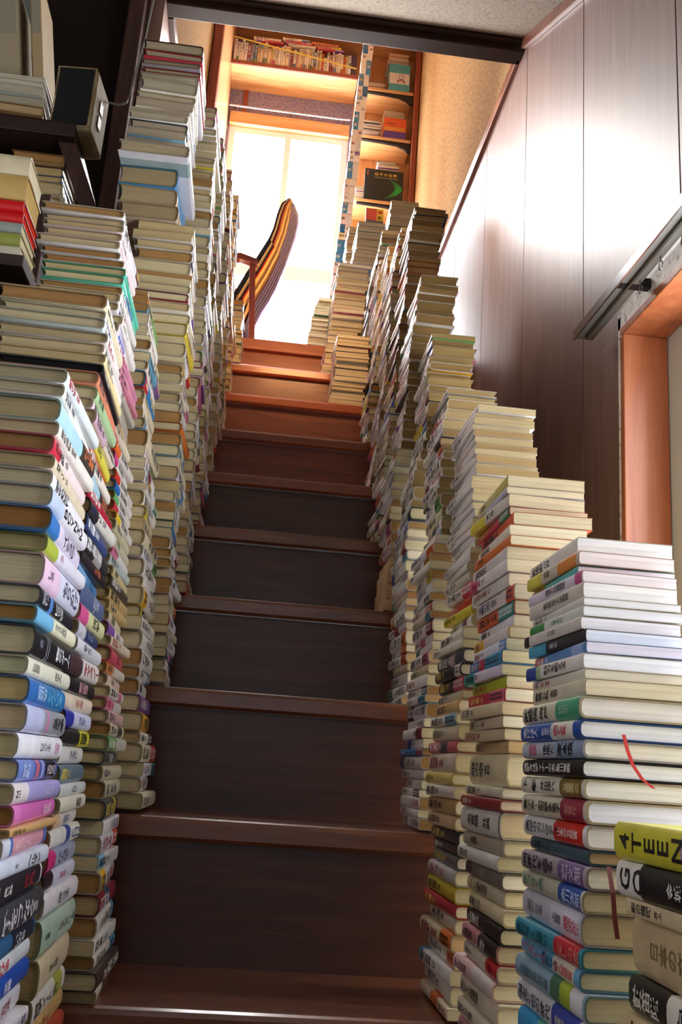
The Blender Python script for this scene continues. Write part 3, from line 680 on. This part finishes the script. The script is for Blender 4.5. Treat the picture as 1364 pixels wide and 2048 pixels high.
# --- piles standing in the way at the stair head
pile('t7','R',(.484,1.752,1.541),(.492,1.752,1.81),'in the pile blocking the ninth tread',(.116,.122,.178,.186),60,tone='soft',pg=['dccfa8','d8c8a0','e4d8b4'],tmul=.8)
pile('t8','R',(.462,2.005,1.761),(.500,2.01,2.235),'in the pile blocking the top tread',(.12,.13,.178,.186),61,tone='soft',pg=['e0d4ac','dccca0','e8dcb8'],tmul=.9)
pile('t9','R',(.40,2.24,ZF),(.44,2.25,2.2),'in the low pile on the upper floor edge',(.12,.13,.178,.186),62,tone='soft',pg=['e8dcb8'])
pile('t10','R',(.56,2.45,ZF),(.60,2.46,2.72),'in the tall pile on the upper floor',(.12,.13,.178,.186),63,tone='soft',pg=['e0d0a8'])
pile('t11','R',(.56,3.0,ZF),(.60,3.0,3.02),'in the tall pile before the upstairs shelves',(.12,.13,.178,.186),64,tone='soft',pg=['e0d0a8'])
pile('t12','R',(.735,2.45,ZF),(.745,2.46,2.85),'in the second tall pile on the upper floor',(.12,.13,.178,.186),65,tone='soft',pg=['c8b48c'])
# --- dim left-hand shelf
pile('d1','R',(-.422,.58,1.69),(-.422,.58,1.80),'on the dim upper shelf at left',(.115,.12,.15,.17),70,tone='soft',specs=['pb 14 d8d4c8 c8c0a8','pb 16 c8c8c0 c8c0a8','pb 22 b0b8ac b8b098','pb 26 c890c0 a8a088','hb 24 a88458 b89c74'])
pile('d2','L',(-.236,.60,1.455),(-.236,.60,1.615),'under the dim upper shelf at left',(.118,.122,.15,.17),71,tone='soft',specs=['hb 24 a88458 a88050','hb 30 3c3040 c8b080','hb 18 4c78b8 c8b080','hb 32 d0c8a8 c8b890','hb 25 c0b080 c8b080'])
pile('d3','F',(-.215,.30,1.185),(-.225,.30,1.405),'in the spine-out pile at the left edge',(.125,.13,.18,.19),72,jit=.5,specs=['hb 42 d8cca8 d8ccac | | 句集 .4 .3 5c5040','hb 52 c8a864 c0a060 | | 日本古典 .1 .25 5c4828','hb 24 d01818 c03020 | | 上巻 .1 .5 481010','hb 22 d01818 c03020 | | 下巻 .1 .5 481010','hb 22 98a098','hb 26 98a048','hb 27 d8d0b8 | | 随想 .1 .4 5c5040'])
# books standing on the overhead shelf
rnd=random.Random(5); x=XL+.04; i=0
PILES['oh']='standing on the orange overhead shelf'
while x<.60:
    q=design(rnd,'pale'); q['t']=rnd.uniform(.009,.021); q['hf']=True
    if rnd.random()<.55: q['base']=rnd.choice(['e8e0d8','d8a8a0','6c84a8','b86c5c','c8b088','486c98','b0a0a8','d8d0c0','8c3c3c','d8c070'])
    L=rnd.uniform(.145,.178); place(q,rnd,.12,L,x,3.952+rnd.uniform(0,.01),4.7185,0,'U','oh',i); x+=q['t']+.001; i+=1
PILES['ohf']='lying on the overhead row'
for j,(xx,n) in enumerate(((-.04,2),(.17,3),(.36,3))):
    z=4.7185+.181
    for k in range(n):
        q=design(rnd,'mix'); q['t']=rnd.uniform(.012,.02); q['base']=rnd.choice(['d8c8b0','b84048','e8d8c8','c87858'])
        place(q,rnd,.125,.18,xx+.19-(.02*k),3.95,z,0,'F','ohf',j*4+k); z+=q['t']+.001
# flat books on the three little shelves
Z1,Z2,Z3=4.655,4.29,3.82
for nm,xx,z0,z1,ph,sd in (('h1',.71,Z1,Z1+.085,'on the top bracket shelf',81),('h1b',.86,Z1+.225,Z1+.33,'above the teal picture book',82),('h2',.70,Z2,Z2+.15,'on the middle bracket shelf',83),('h2b',.855,Z2+.17,Z2+.25,'above the orange box on the middle bracket shelf',84),('h3',.695,Z3,Z3+.12,'on the lowest bracket shelf',85),('h3b',.83,Z3+.24,Z3+.33,'above the green science book',86)):
    pile(nm,'R',(xx,4.004,z0),(xx,4.004,z1),ph,(.125,.14,.155,.17),sd,tone='soft',pg=['d8c8b0','c8b8a0'])
# narrow tower of cases by the upstairs window
def towercol(q,rnd,f):
    q['base']=rnd.choice(['e8ecf4','f0f0f4','3c84c8','2c70b0','e4e8f0','d8e0ec','e8ecf0','8c78b0','e8e0b8','dfe4ec']); q['t']=rnd.uniform(.02,.12)
    q['bands']=[(0,.5,rnd.choice(['e8ecf4','4c90c8','e8e0e8','e8ecf4']))]; q['pg']='e8e4e0'; return q
pile('tw','F',(.585,3.72,ZF),(.735,3.74,4.98),'in the narrow tower beside the upstairs window',(.12,.125,.062,.068),90,keep=towercol,jit=.5)

# ------------------------------------------------------------------ emit books
INDIV=[0,1,2,3,4,41,42,43,44,45,46,47,48,49,50,51,52,53,54,55,56,57,58,59,60,61,62,63,64,65,66,67,68,69,94,95,96,97,98,99,100,101,102,103,104,105,106,107,108,109,110,111,112,113,114,115,116,117,118,119,120,121,122,123,124,125,126,127,128,129,130,131,144,145,146,147,148,149,150,151,152,153,154,156,171,173,174,175,176,177,179,180,181,182,183,184,185,186,187,188,190,191,192,193,194,195,197,198,199,200,201,202,204,214,219,221,227,232,235,237,240,247,248,249,251,252,253,280,287,290,291,293,294,513,514,515,516,517,518,519,520,521,522,523,524,525,526,527,528,529,530,531,532,533,534,535,536,537,538,539,540,541,542,543,567,568,569,570,571,572,573,574,575,577,583,584,585,586,588,589,590,591,592,593,594,595,596,597,598,600,602,603,604,605,606,607,608,609,621,622,623,624,625,626,627,628,629,630,631,633,661,665,666,669,670,671,672,673,674,675,676,677,678,679,680,681,682,683,684,685,686,687,695,697,702,707,710,711,712,714,716,717,718,719,720,721,722,723,724,725,726,727,728,729,730,731,732,734,735,736,737,738,739,741,744,749,750,751,753,754,774,775,776,777,778,779,780,781,782,783,784,785,786,787,788,789,798,1220,1222,1223,1224,1225,1226,1228,1232,1233,1234,1235,1236,1237]
#@INDIV@
def emit():
    order=list(range(len(BOOKS)))
    if INDIV is None:
        cam=Vector((.2732,-1.3475,.3103))
        order.sort(key=lambda k:(BOOKS[k]['m'].translation-cam).length)
        chosen=set(order[:300])
    else: chosen=set(INDIV)
    rest=MB(); seen={}
    for k,b in enumerate(BOOKS):
        cov,pg,band=make_book(b['d'],b['rnd'],b['w'],b['L'],b['hf'])
        if k not in chosen:
            rest.merge(cov,b['m']); n0=len(rest.m); rest.merge(pg,b['m']); rest.m[n0:]=[1]*(len(rest.m)-n0)
            if band: rest.merge(band,b['m'])
            continue
        d=b['d']; bn=None
        if d['bands']:
            bn=max(d['bands'],key=lambda q:q[1]-q[0])
            bn=cname(bn[2]) if cname(bn[2])!=cname(d['base']) else None
        th='thick ' if d['t']>.026 else 'thin ' if d['t']<.0115 else ''
        kind='hardback' if d['kind']=='hb' else 'paperback'
        lab=f"{th}{cname(d['base'])} {kind}"+(f" with {bn} band" if bn else '')+f", {ordp(b)} {PILES[b['pile']]}"
        if b['pile']=='l2b': lab='oversized white book jutting out halfway up the tallest left-hand pile'
        nb=len(lab.split())
        if nb>16: lab=f"{cname(d['base'])} {kind}, {ordp(b)} {PILES[b['pile']]}"
        o=empty('book',label=lab,cat='book',group='books piled up the stairs' if b['pile'] not in('oh','ohf') else 'books on the overhead shelf')
        o.matrix_world=b['m']; ROOTS[(b['pile'],b['i'])]=(o,b)
        cov.obj('cover',M['cover'],o,smooth=True); pg.obj('page_block',M['pages'],o)
        if band: band.obj('paper_band',M['cover'],o,smooth=True)
    if rest.n:
        o=rest.obj('book_piles',[M['cover'],M['pages']],smooth=True)
        tag(o,'the remaining smaller books filling the piles up the stairs and the shelves','books',kind='stuff')
emit()

# ================================================================== OTHER THINGS
def page_ribbon(pts, w, m, label):
    mb=MB()
    for a,b in zip(pts[:-1],pts[1:]):
        a=Vector(a); b=Vector(b); s=Vector((w/2,0,0)); t=Vector((0,.0006,0))
        vs=[a-s,a+s,b+s,b-s]; vs=[tuple(v) for v in vs]+[tuple(v-t) for v in vs]
        mb.add(vs,[(0,1,2,3),(7,6,5,4),(0,4,5,1),(1,5,6,2),(2,6,7,3),(3,7,4,0)])
    z=pts[0].z if hasattr(pts[0],'z') else pts[0][2]
    for (pn,i),(o,b) in ROOTS.items():
        z0=b['m'].translation.z
        if pn=='r-2' and z0<=z<=z0+b['d']['t']+.0004:
            r=mb.obj('ribbon_bookmark',m,o); bpy.context.view_layer.update(); r.matrix_parent_inverse=b['m'].inverted(); r['label']=label; return r
    return tag(mb.obj('ribbon_bookmark',m),label,'bookmark')
page_ribbon([(.618,-.500,.358),(.620,-.503,.345),(.624,-.505,.332),(.632,-.507,.320),(.642,-.508,.313)],.0035,M['ribbon'],'red ribbon bookmark hanging over the white pages of the big window-side pile')
page_ribbon([(.603,-.501,.245),(.602,-.513,.225),(.602,-.517,.205),(.603,-.52,.19)],.004,M['ribbond'],'dark red ribbon tassel hanging beside the yellow and black books')

# parcels wrapped in brown paper
kraft=mat('brown_wrapping_paper','b8946a',.75,setup=speckle('b08a60','c4a278',14,'9c7850'))
zz=.661
# (their place is kept clear by the pile starting above them)

for j,(z0,z1,x0) in enumerate(((.661,.688,.572),(.6885,.7225,.575),(.723,.765,.578),(.7655,.789,.583))):
    if j==0:
        continue
    mb=MB(); mb.box(x0,.752,z0,x0+.115,.94,z1)
    pr=empty('paper_parcel',(0,0,0),label=['','small flat brown paper parcel, lowest of the wrapped parcels on the fifth tread','largest brown paper parcel with folded end, in the aisle pile','flat brown paper parcel on top of the wrapped parcels'][j],cat='parcel',group='paper-wrapped parcels on the stairs')
    mb.obj('wrapping',kraft,pr,bevel=.003)
    mb=MB(); zc=(z0+z1)/2
    mb.add([(x0+.004,.7512,z0+.002),(x0+.111,.7512,z0+.002),(x0+.0575,.7495,zc)],[(0,1,2)]); mb.add([(x0+.004,.7512,z1-.002),(x0+.0575,.7495,zc),(x0+.111,.7512,z1-.002)],[(0,1,2)])
    mb.obj('folded_flap',kraft,pr)
mb=MB(); mb.box(.572,.752,.661,.685,.94,.688)
tag(mb.obj('paper_parcel',kraft,bevel=.003),'plain paper packet lying directly on the fifth tread','parcel','paper-wrapped parcels on the stairs')

# reclining chair with striped sling ------------------------------------
stripes=[('1c2230',.10),('e4d0a0',.08),('262c38',.06),('b82c2c',.05),('e0b478',.16),('3c2c2c',.012),('e4bc84',.14),('4c2c40',.02),('d8d0e4',.05),('7c6c98',.02),('dcd8ec',.05),('6c5c88',.02),('d8d4e8',.05),('806c9c',.02),('dcd8ec',.05),('74648c',.02),('e0dcec',.05)]
tot=sum(w for _,w in stripes)
Lc=[(.035,3.3,2.22),(.03,3.3,2.421),(.03,3.3,2.566),(.045,3.3,2.728),(.096,3.3,2.849),(.141,3.3,2.942),(.200,3.3,3.075),(.219,3.3,3.142),(.232,3.29,3.224),(.252,3.28,3.289),(.285,3.27,3.315)]
Rc=[(.100,3.05,2.15),(.12,3.05,2.289),(.152,3.05,2.361),(.199,3.05,2.494),(.230,3.05,2.559),(.256,3.05,2.63),(.297,3.05,2.779),(.333,3.05,2.944),(.341,3.05,3.023),(.336,3.06,3.082),(.315,3.08,3.142)]
ch=empty('reclining_chair',(.15,3.2,ZF),label='wooden reclining chair with curved back of striped fabric, before the bright upstairs window',cat='chair')
def local(p,o=(.15,3.2,ZF)): return (p[0]-o[0],p[1]-o[1],p[2]-o[2])
mb=MB(); u=0
for col,w in stripes:
    a=u/tot; u+=w; b=u/tot
    vs=[]
    for i in range(len(Lc)):
        for f in (a,b):
            P=Vector(Lc[i]).lerp(Vector(Rc[i]),f); bul=math.sin(math.pi*f)*.004
            vs.append(local(P+Vector((-.3*bul,-bul,0))))
    n=len(Lc)
    for i in range(n): vs.append(tuple(Vector(vs[2*i])+Vector((-.012,.02,.01)))); vs.append(tuple(Vector(vs[2*i+1])+Vector((-.012,.02,.01))))
    fs=[(2*i,2*i+1,2*i+3,2*i+2) for i in range(n-1)]+[(2*n+2*i,2*n+2*i+2,2*n+2*i+3,2*n+2*i+1) for i in range(n-1)]
    fs+=[(2*n-2,2*n-1,4*n-1,4*n-2)]+[(2*i,2*i+2,2*n+2*i+2,2*n+2*i) for i in range(n-1)]+[(2*i+1,2*n+2*i+1,2*n+2*i+3,2*i+3) for i in range(n-1)]
    mb.add(vs,fs,lin(col))
fab=mat('striped_sling_fabric',rough=.85,spec=.1,setup=attr_cover)
mb.obj('sling_back',fab,ch,smooth=True)
nt=fab.node_tree; bs=nt.nodes['Principled BSDF']; out=[n for n in nt.nodes if n.type=='OUTPUT_MATERIAL'][0]
tl=nd(nt,'ShaderNodeBsdfTranslucent'); src=bs.inputs['Base Color'].links[0].from_socket; nt.links.new(src,tl.inputs['Color'])
mxs=nd(nt,'ShaderNodeMixShader'); mxs.inputs[0].default_value=.5
nt.links.new(bs.outputs[0],mxs.inputs[1]); nt.links.new(tl.outputs[0],mxs.inputs[2]); nt.links.new(mxs.outputs[0],out.inputs[0])
def bar(name,pts,r,m,par): q=MB(); q.tube([local(p) for p in pts],r,8); return q.obj(name,m,par,smooth=True)
mb=MB(); mb.prism([(-.20,.765),(-.09,.80),(.0,.775),(.0,.745),(-.09,.765),(-.20,.735)],'y',-.23,-.18)
mb.obj('armrest',M['redpost'],ch,bevel=.006)
mb=MB(); mb.prism([(-.20,.765),(-.09,.80),(.0,.775),(.0,.745),(-.09,.765),(-.20,.735)],'y',.14,.19)
mb.obj('armrest',M['redpost'],ch,bevel=.006)
for yy in (-.205,.165):
    mb=MB(); mb.box(-.175,yy-.017,0,-.14,yy+.017,.75); mb.obj('leg',M['redpost'],ch,bevel=.003)
    mb=MB(); mb.prism([(.02,0),(.05,0),(-.01,.76),(-.04,.76)],'y',yy-.016,yy+.016); mb.obj('leg',M['redpost'],ch,bevel=.003)
mb=MB(); mb.box(-.31,-.2,.33,-.05,.16,.36); mb.obj('seat',fab,ch,bevel=.01)

# small bracket shelves upstairs at right ---------------------------------
for j,(z,nm) in enumerate(((Z1,'topmost'),(Z2,'middle'),(Z3,'lowest'))):
    s_=empty('wall_shelf',(.86,3.95,z),label='small wooden wall shelf on a black curved bracket, %s of three upstairs'%nm,cat='shelf',group='bracket shelves upstairs')
    box(-.17,0,-.018,.17,.235,-.0005).obj('board',M['orangex'],s_,bevel=.002)
    mb=MB(); mb.prism([(-.155,-.0185),(.17,-.0185),(.17,-.085),(.15,-.082),(.125,-.06),(.08,-.042),(-.02,-.034),(-.155,-.030)],'y',.01,.028)
    mb.obj('bracket',M['black'],s_)
struct('trim_post_right',box(1.032,3.90,ZF,XR-.0005,3.945,5.099),M['redpost'],bevel=.003)
def cover_book(name,x0,z0,x1,z1,y,label,fn,base,th=.02,lean=R(4)):
    w=x1-x0; h=z1-z0
    o=empty(name,(x0,y,z0),label=label,cat='book',group='picture books shown face-out upstairs'); o.rotation_euler=(-lean,0,0)
    mb=MB(); mb.box(0,0,0,w,.0015,h,lin(base)); mb.box(0,.0015,0,.0015,th,h,lin(base)); mb.box(0,th,0,w,th+.0015,h,lin(base))
    fn(mb,w,h); mb.obj('cover',M['cover'],o)
    mb=MB(); mb.box(.002,.0017,.001,w-.002,th-.0002,h-.001,lin('e8e0d0')); mb.obj('page_block',M['pages'],o)
    return o
X=(1,0,0); Z=(0,0,1)
def c_teal(mb,w,h):
    mb.box(.004,-.0004,h*.26,w-.004,-.0001,h*.66,lin('e8e8ec'))
    for k in range(14):      # ring emblem of dots over an arc
        a=2*math.pi*k/14; cx,cz=w*.58+math.cos(a)*.016,h*.53+math.sin(a)*.019
        mb.prism([(cx+math.cos(t)*.0028,cz+math.sin(t)*.0028) for t in [2*math.pi*q/8 for q in range(8)]],'y',-.0008,-.0004,lin('3c3c40'))
    for r0,r1,cl in ((.016,.022,'b83848'),(.024,.029,'3c3c40')):
        pts=[(w*.58+math.cos(t)*r1,h*.31+math.sin(t)*r1) for t in [math.pi*q/12 for q in range(13)]]+[(w*.58+math.cos(t)*r0,h*.31+math.sin(t)*r0) for t in [math.pi*(12-q)/12 for q in range(13)]]
        for q in range(12): mb.add([(pts[i][0],-.0008,pts[i][1]) for i in (q,q+1,24-q,25-q)],[(0,1,2,3)],lin(cl))
    flat_text(mb,'こどもの本',(w*.35,-.0006,h*.86),X,Z,.014,'206078')
cover_book('picture_book',.862,Z1,1.002,Z1+.222,3.952,'teal picture book with white panel and round emblem, on the top bracket shelf',c_teal,'48b0c4')
def c_green(mb,w,h):
    for k in range(20):
        a=k/19; x0=w*(.5+.38*a); z0=h*(.12+.0*a)
    for k in range(26):
        t=k/25; cx=w*(.55+.33*math.sin(t*math.pi*.9)); cz=h*(.08+.62*t); rr=.004+.010*math.sin(math.pi*t)
        g=int(70+90*math.sin(math.pi*t)); col='%02x%02x%02x'%(20,g,60)
        mb.prism([(cx+math.cos(q)*rr*1.6,cz+math.sin(q)*rr) for q in [2*math.pi*p/10 for p in range(10)]],'y',-.0003-.00002*k,-.0001,lin(col))
    flat_text(mb,'分子の世界',(w*.30,-.0006,h*.84),X,Z,.026,'e8c040',gap=1.15)
    mb.box(w*.25,-.0006,h*.735,w*.85,-.0002,h*.742,lin('d8d0a0')); mb.box(w*.06,-.0006,h*.78,w*.085,-.0002,h*.95,lin('b85030'))
cover_book('science_book',.748,Z3,.998,Z3+.237,3.952,'large black science book with glowing green arc and yellow title, on the lowest bracket shelf',c_green,'0c1c20')
def c_orange(mb,w,h): mb.box(.003,-.0004,.002,w-.003,-.0001,h*.32,lin('d89040')); mb.box(w*.1,-.0006,h*.5,w*.5,-.0002,h*.62,lin('b04028'))
cover_book('orange_box',.85,Z2+.055,.995,Z2+.155,3.955,'orange slipcased book lying on a purple one, on the middle bracket shelf',c_orange,'e05c28',.12,0)
cover_book('purple_box',.85,Z2,.995,Z2+.054,3.955,'purple slipcased book under the orange one, on the middle bracket shelf',lambda *a:None,'5c3c90',.12,0)
def c_grid(mb,w,h):
    mb.box(.001,-.0004,h*.62,w*.62,-.0001,h-.001,lin('d8604c')); mb.box(w*.62,-.0004,h*.62,w-.001,-.0001,h-.001,lin('e8d040'))
    flat_text(mb,'新',(w*.80,-.0007,h*.71),X,Z,.026,'28241c'); mb.box(w*.68,-.0007,h*.85,w*.92,-.0002,h*.93,lin('d03c34'))
    for k in range(13): mb.box(w*k/12-.0006 if k else 0,-.0005,.001,w*k/12+.0006,-.0001,h*.6,lin('a8b0c8'))
    for k in range(13): mb.box(.001,-.0005,h*.6*(k/12)**.8,w-.001,-.0001,h*.6*(k/12)**.8+.0012,lin('a8b0c8'))
cover_book('grid_cover_book',.715,3.17,.815,3.375,3.35,'book with a red, yellow and blue grid cover standing on a pile upstairs',c_grid,'2c3448')
pile_box=MB()

# dim left-hand shelves ---------------------------------------------------
s_=empty('wall_shelf_unit',(-.25,.5,1.67),label='dark wooden shelf board under the little speaker at the upper left',cat='shelf')
box(-.75,.08,-.016,.026,.88,.0185).obj('board',M['dark'],s_,bevel=.002)
box(-.75,.078,.0186,.026,.09,.0187).obj('front_edge',M['darkz'],s_)
s_=empty('lower_wall_shelf',(-.25,.25,1.16),label='dark lower shelf carrying the spine-out books at the left edge',cat='shelf')
box(-.75,.03,-.0,.05,.9,.0235).obj('board',M['dark'],s_,bevel=.002)
box(-.45,.25,.0236,.02,.62,.290).obj('book_rest',M['darkz'],s_)
# support post of the shelves
mb=MB(); mb.box(-.26,.78,1.1835,-.225,.815,1.653); tag(mb.obj('shelf_support',M['darkz'],bevel=.002),'dark wooden upright between the two left-hand shelves','post')
mb=MB(); mb.add([(-.262,.60,1.652),(-.222,.60,1.652),(-.135,.60,1.45),(-.175,.60,1.45),(-.262,.63,1.652),(-.222,.63,1.652),(-.135,.63,1.45),(-.175,.63,1.45)],[(0,3,2,1),(4,5,6,7),(0,1,5,4),(1,2,6,5),(2,3,7,6),(3,0,4,7)])
tag(mb.obj('shelf_brace',M['darkz'],bevel=.002),'slanting dark wooden brace under the small speaker shelf','brace')
# speaker
sp=empty('speaker',(-.290,.60,1.689),rz=R(-5),label='small aged beige loudspeaker with a black front on the upper left shelf',cat='speaker')
mb=MB(); mb.box(0,0.006,0,.094,.125,.168); mb.obj('cabinet',M['beige'],sp,bevel=.008)
mb=MB(); mb.box(.006,-.0005,.010,.086,.0055,.160); mb.obj('grille',M['darkcloth'],sp,bevel=.003)
mb=MB(); r0=.0022; mb.tube([(.002,.003,.006),(.002,.003,.164),(.090,.003,.164),(.090,.003,.006),(.002,.003,.006)],r0,6); mb.obj('trim_edge',M['beige'],sp)
for z in (.045,.085):
    mb=MB(); mb.box(.0945,.05,z,.0965,.075,z+.03); mb.obj('terminal',M['black'],sp)
mb=MB(); mb.tube([(-.185,.70,1.845),(-.160,.70,1.842),(-.143,.70,1.852),(-.137,.70,1.88),(-.135,.72,1.96),(-.13,.75,2.08),(-.128,.78,2.25),(-.13,.8,2.5),(-.15,.82,2.9)],.0026,8)
tag(mb.obj('cable',M['cable'],smooth=True),'grey cable rising from behind the speaker along the dark post','cable')
# leaning folders above the upper shelf
for j,(x0,z0,w,h,th,rx,col,lb) in enumerate(((-.62,1.69,.12,.37,.03,-6,'8c9478','pale green box file leaning at the top left corner'),(-.425,1.802,.05,.30,.16,-10,'a8987c','tall cream box file leaning on the pile of papers'),(-.345,1.802,.025,.33,.17,-10,'b09a70','narrow brown folder leaning beside the grey board'))):
    o=empty('box_file',(x0,.62,z0),label=lb,cat='box file',group='files on the upper left shelf'); o.rotation_euler=(0,R(rx),0)
    mb=MB(); mb.box(0,0,0,w,th,h); fm=mat('file_card_%d'%j if False else 'file_card',col,.8); mb.obj('case',fm,o,bevel=.003)
    mb=MB(); mb.box(w*.15,-.0012,h*.45,w*.85,-.0002,h*.8); mb.obj('label_sheet',mat('file_label','98907c',.9),o)
# clear wrap hanging on the post
# curtain rail by the lower window ----------------------------------------
cr=empty('curtain_rail',(1.03,0,1.36),label='double grey metal curtain rail above the lower window on the right wall',cat='curtain rail')
mb=MB(); mb.prism([(-.036,-.006),(.008,-.006),(.008,.010),(-.036,.010)],'y',-1.1,.70); mb.obj('rail',mat('rail_metal','90908a',.45,metal=.5),cr,bevel=.001)
mb=MB(); mb.prism([(-.041,-.010),(-.0365,-.010),(-.0365,.013),(-.041,.013)],'y',-1.1,.702); mb.obj('front_lip',M['steel'],cr)
mb=MB(); mb.prism([(-.018,-.012),(-.013,-.012),(-.013,-.0065),(-.018,-.0065)],'y',-1.1,.68); mb.obj('track_divider',M['alud'],cr)
mb=MB(); mb.box(-.04,.42,-.009,.034,.44,.012); mb.obj('bracket',M['black'],cr)
mb=MB(); mb.box(-.04,.02,-.009,.034,.04,.012); mb.obj('bracket',M['black'],cr)
for y in (.16,.20,.30,.40,.06):
    mb=MB(); mb.tube([(-.0,y,-.007)]+[(-.0,y+.009*math.sin(t),-.018-.010*(1-math.cos(t))) for t in [2*math.pi*k/8 for k in range(9)]],.0013,5); mb.obj('runner_ring',M['alud'],cr)

# ================================================================== LIGHT
def area(name,loc,rot,sx,sy,power,col,spread=180):
    l=bpy.data.lights.new(name,'AREA'); l.shape='RECTANGLE'; l.size=sx; l.size_y=sy; l.energy=power; l.color=col; l.spread=R(spread)
    o=bpy.data.objects.new(name,l); COL.objects.link(o); o.location=loc; o.rotation_euler=rot; o.visible_camera=False; return o
area('daylight_upper_window',(.24,YB+.12,3.3),(R(-90),0,0),.8,2.2,190,(.94,.965,1))
area('daylight_lower_window',(XR+.25,-.2,.66),(0,R(90),0),1.3,1.5,26,(.93,.96,1))
area('fill_behind_camera',(-.4,-2.45,1.2),(R(90),0,0),2.2,1.8,4,(.97,.97,1))  # added soft fill from behind the camera, no source modelled
area('stairwell_bounce_fill',(.22,1.95,2.72),(R(-52),0,R(14)),.9,.5,22,(1,.97,.94))  # added fill imitating bounce from the bright upper room, lifts the spines
area('top_steps_warm_fill',(.37,.95,2.25),(R(62),0,0),.3,.2,1.1,(1,.50,.20),65)  # unseen warm fill added to brighten the top steps
area('upper_room_bounce_fill',(.35,3.3,2.1),(R(180),0,0),.7,1.2,11,(1,.93,.84))  # added uplight standing in for bounce off the upper floor
area('left_side_fill',(-1.5,-.95,1.15),(0,R(-90),0),1.2,1.3,9,(1,.96,.91))  # unseen fill added on the left to brighten the window-side spines
w=bpy.data.worlds.new('World'); bpy.context.scene.world=w; w.use_nodes=True
w.node_tree.nodes['Background'].inputs['Color'].default_value=(.85,.9,1,1); w.node_tree.nodes['Background'].inputs['Strength'].default_value=.25

# ================================================================== CAMERA
cd=bpy.data.cameras.new('Camera'); cam=bpy.data.objects.new('Camera',cd); COL.objects.link(cam)
yaw,pitch,roll=.089,.2639,.0707
f=Vector((math.sin(yaw)*math.cos(pitch),math.cos(yaw)*math.cos(pitch),math.sin(pitch)))
r=Vector((math.cos(yaw),-math.sin(yaw),0)); u=r.cross(f)
r2=r*math.cos(roll)+u*math.sin(roll); u2=-r*math.sin(roll)+u*math.cos(roll)
mt=Matrix((r2,u2,-f)).transposed().to_4x4(); mt.translation=(.2732,-1.3475,.3103)
cam.matrix_world=mt
cd.sensor_fit='VERTICAL'; cd.sensor_height=36; cd.lens=36*1901.96/2048; cd.clip_start=.02
cd.shift_x=0; cd.shift_y=0
sc=bpy.context.scene; sc.camera=cam
sc.view_settings.view_transform='Standard'; sc.view_settings.look='None'; sc.view_settings.exposure=.14; sc.view_settings.gamma=1
sc.cycles.use_denoising=True
sc.cycles.max_bounces=6; sc.cycles.diffuse_bounces=4; sc.cycles.glossy_bounces=3; sc.cycles.transparent_max_bounces=8; sc.cycles.sample_clamp_indirect=6
print('BOOKS',len(BOOKS))
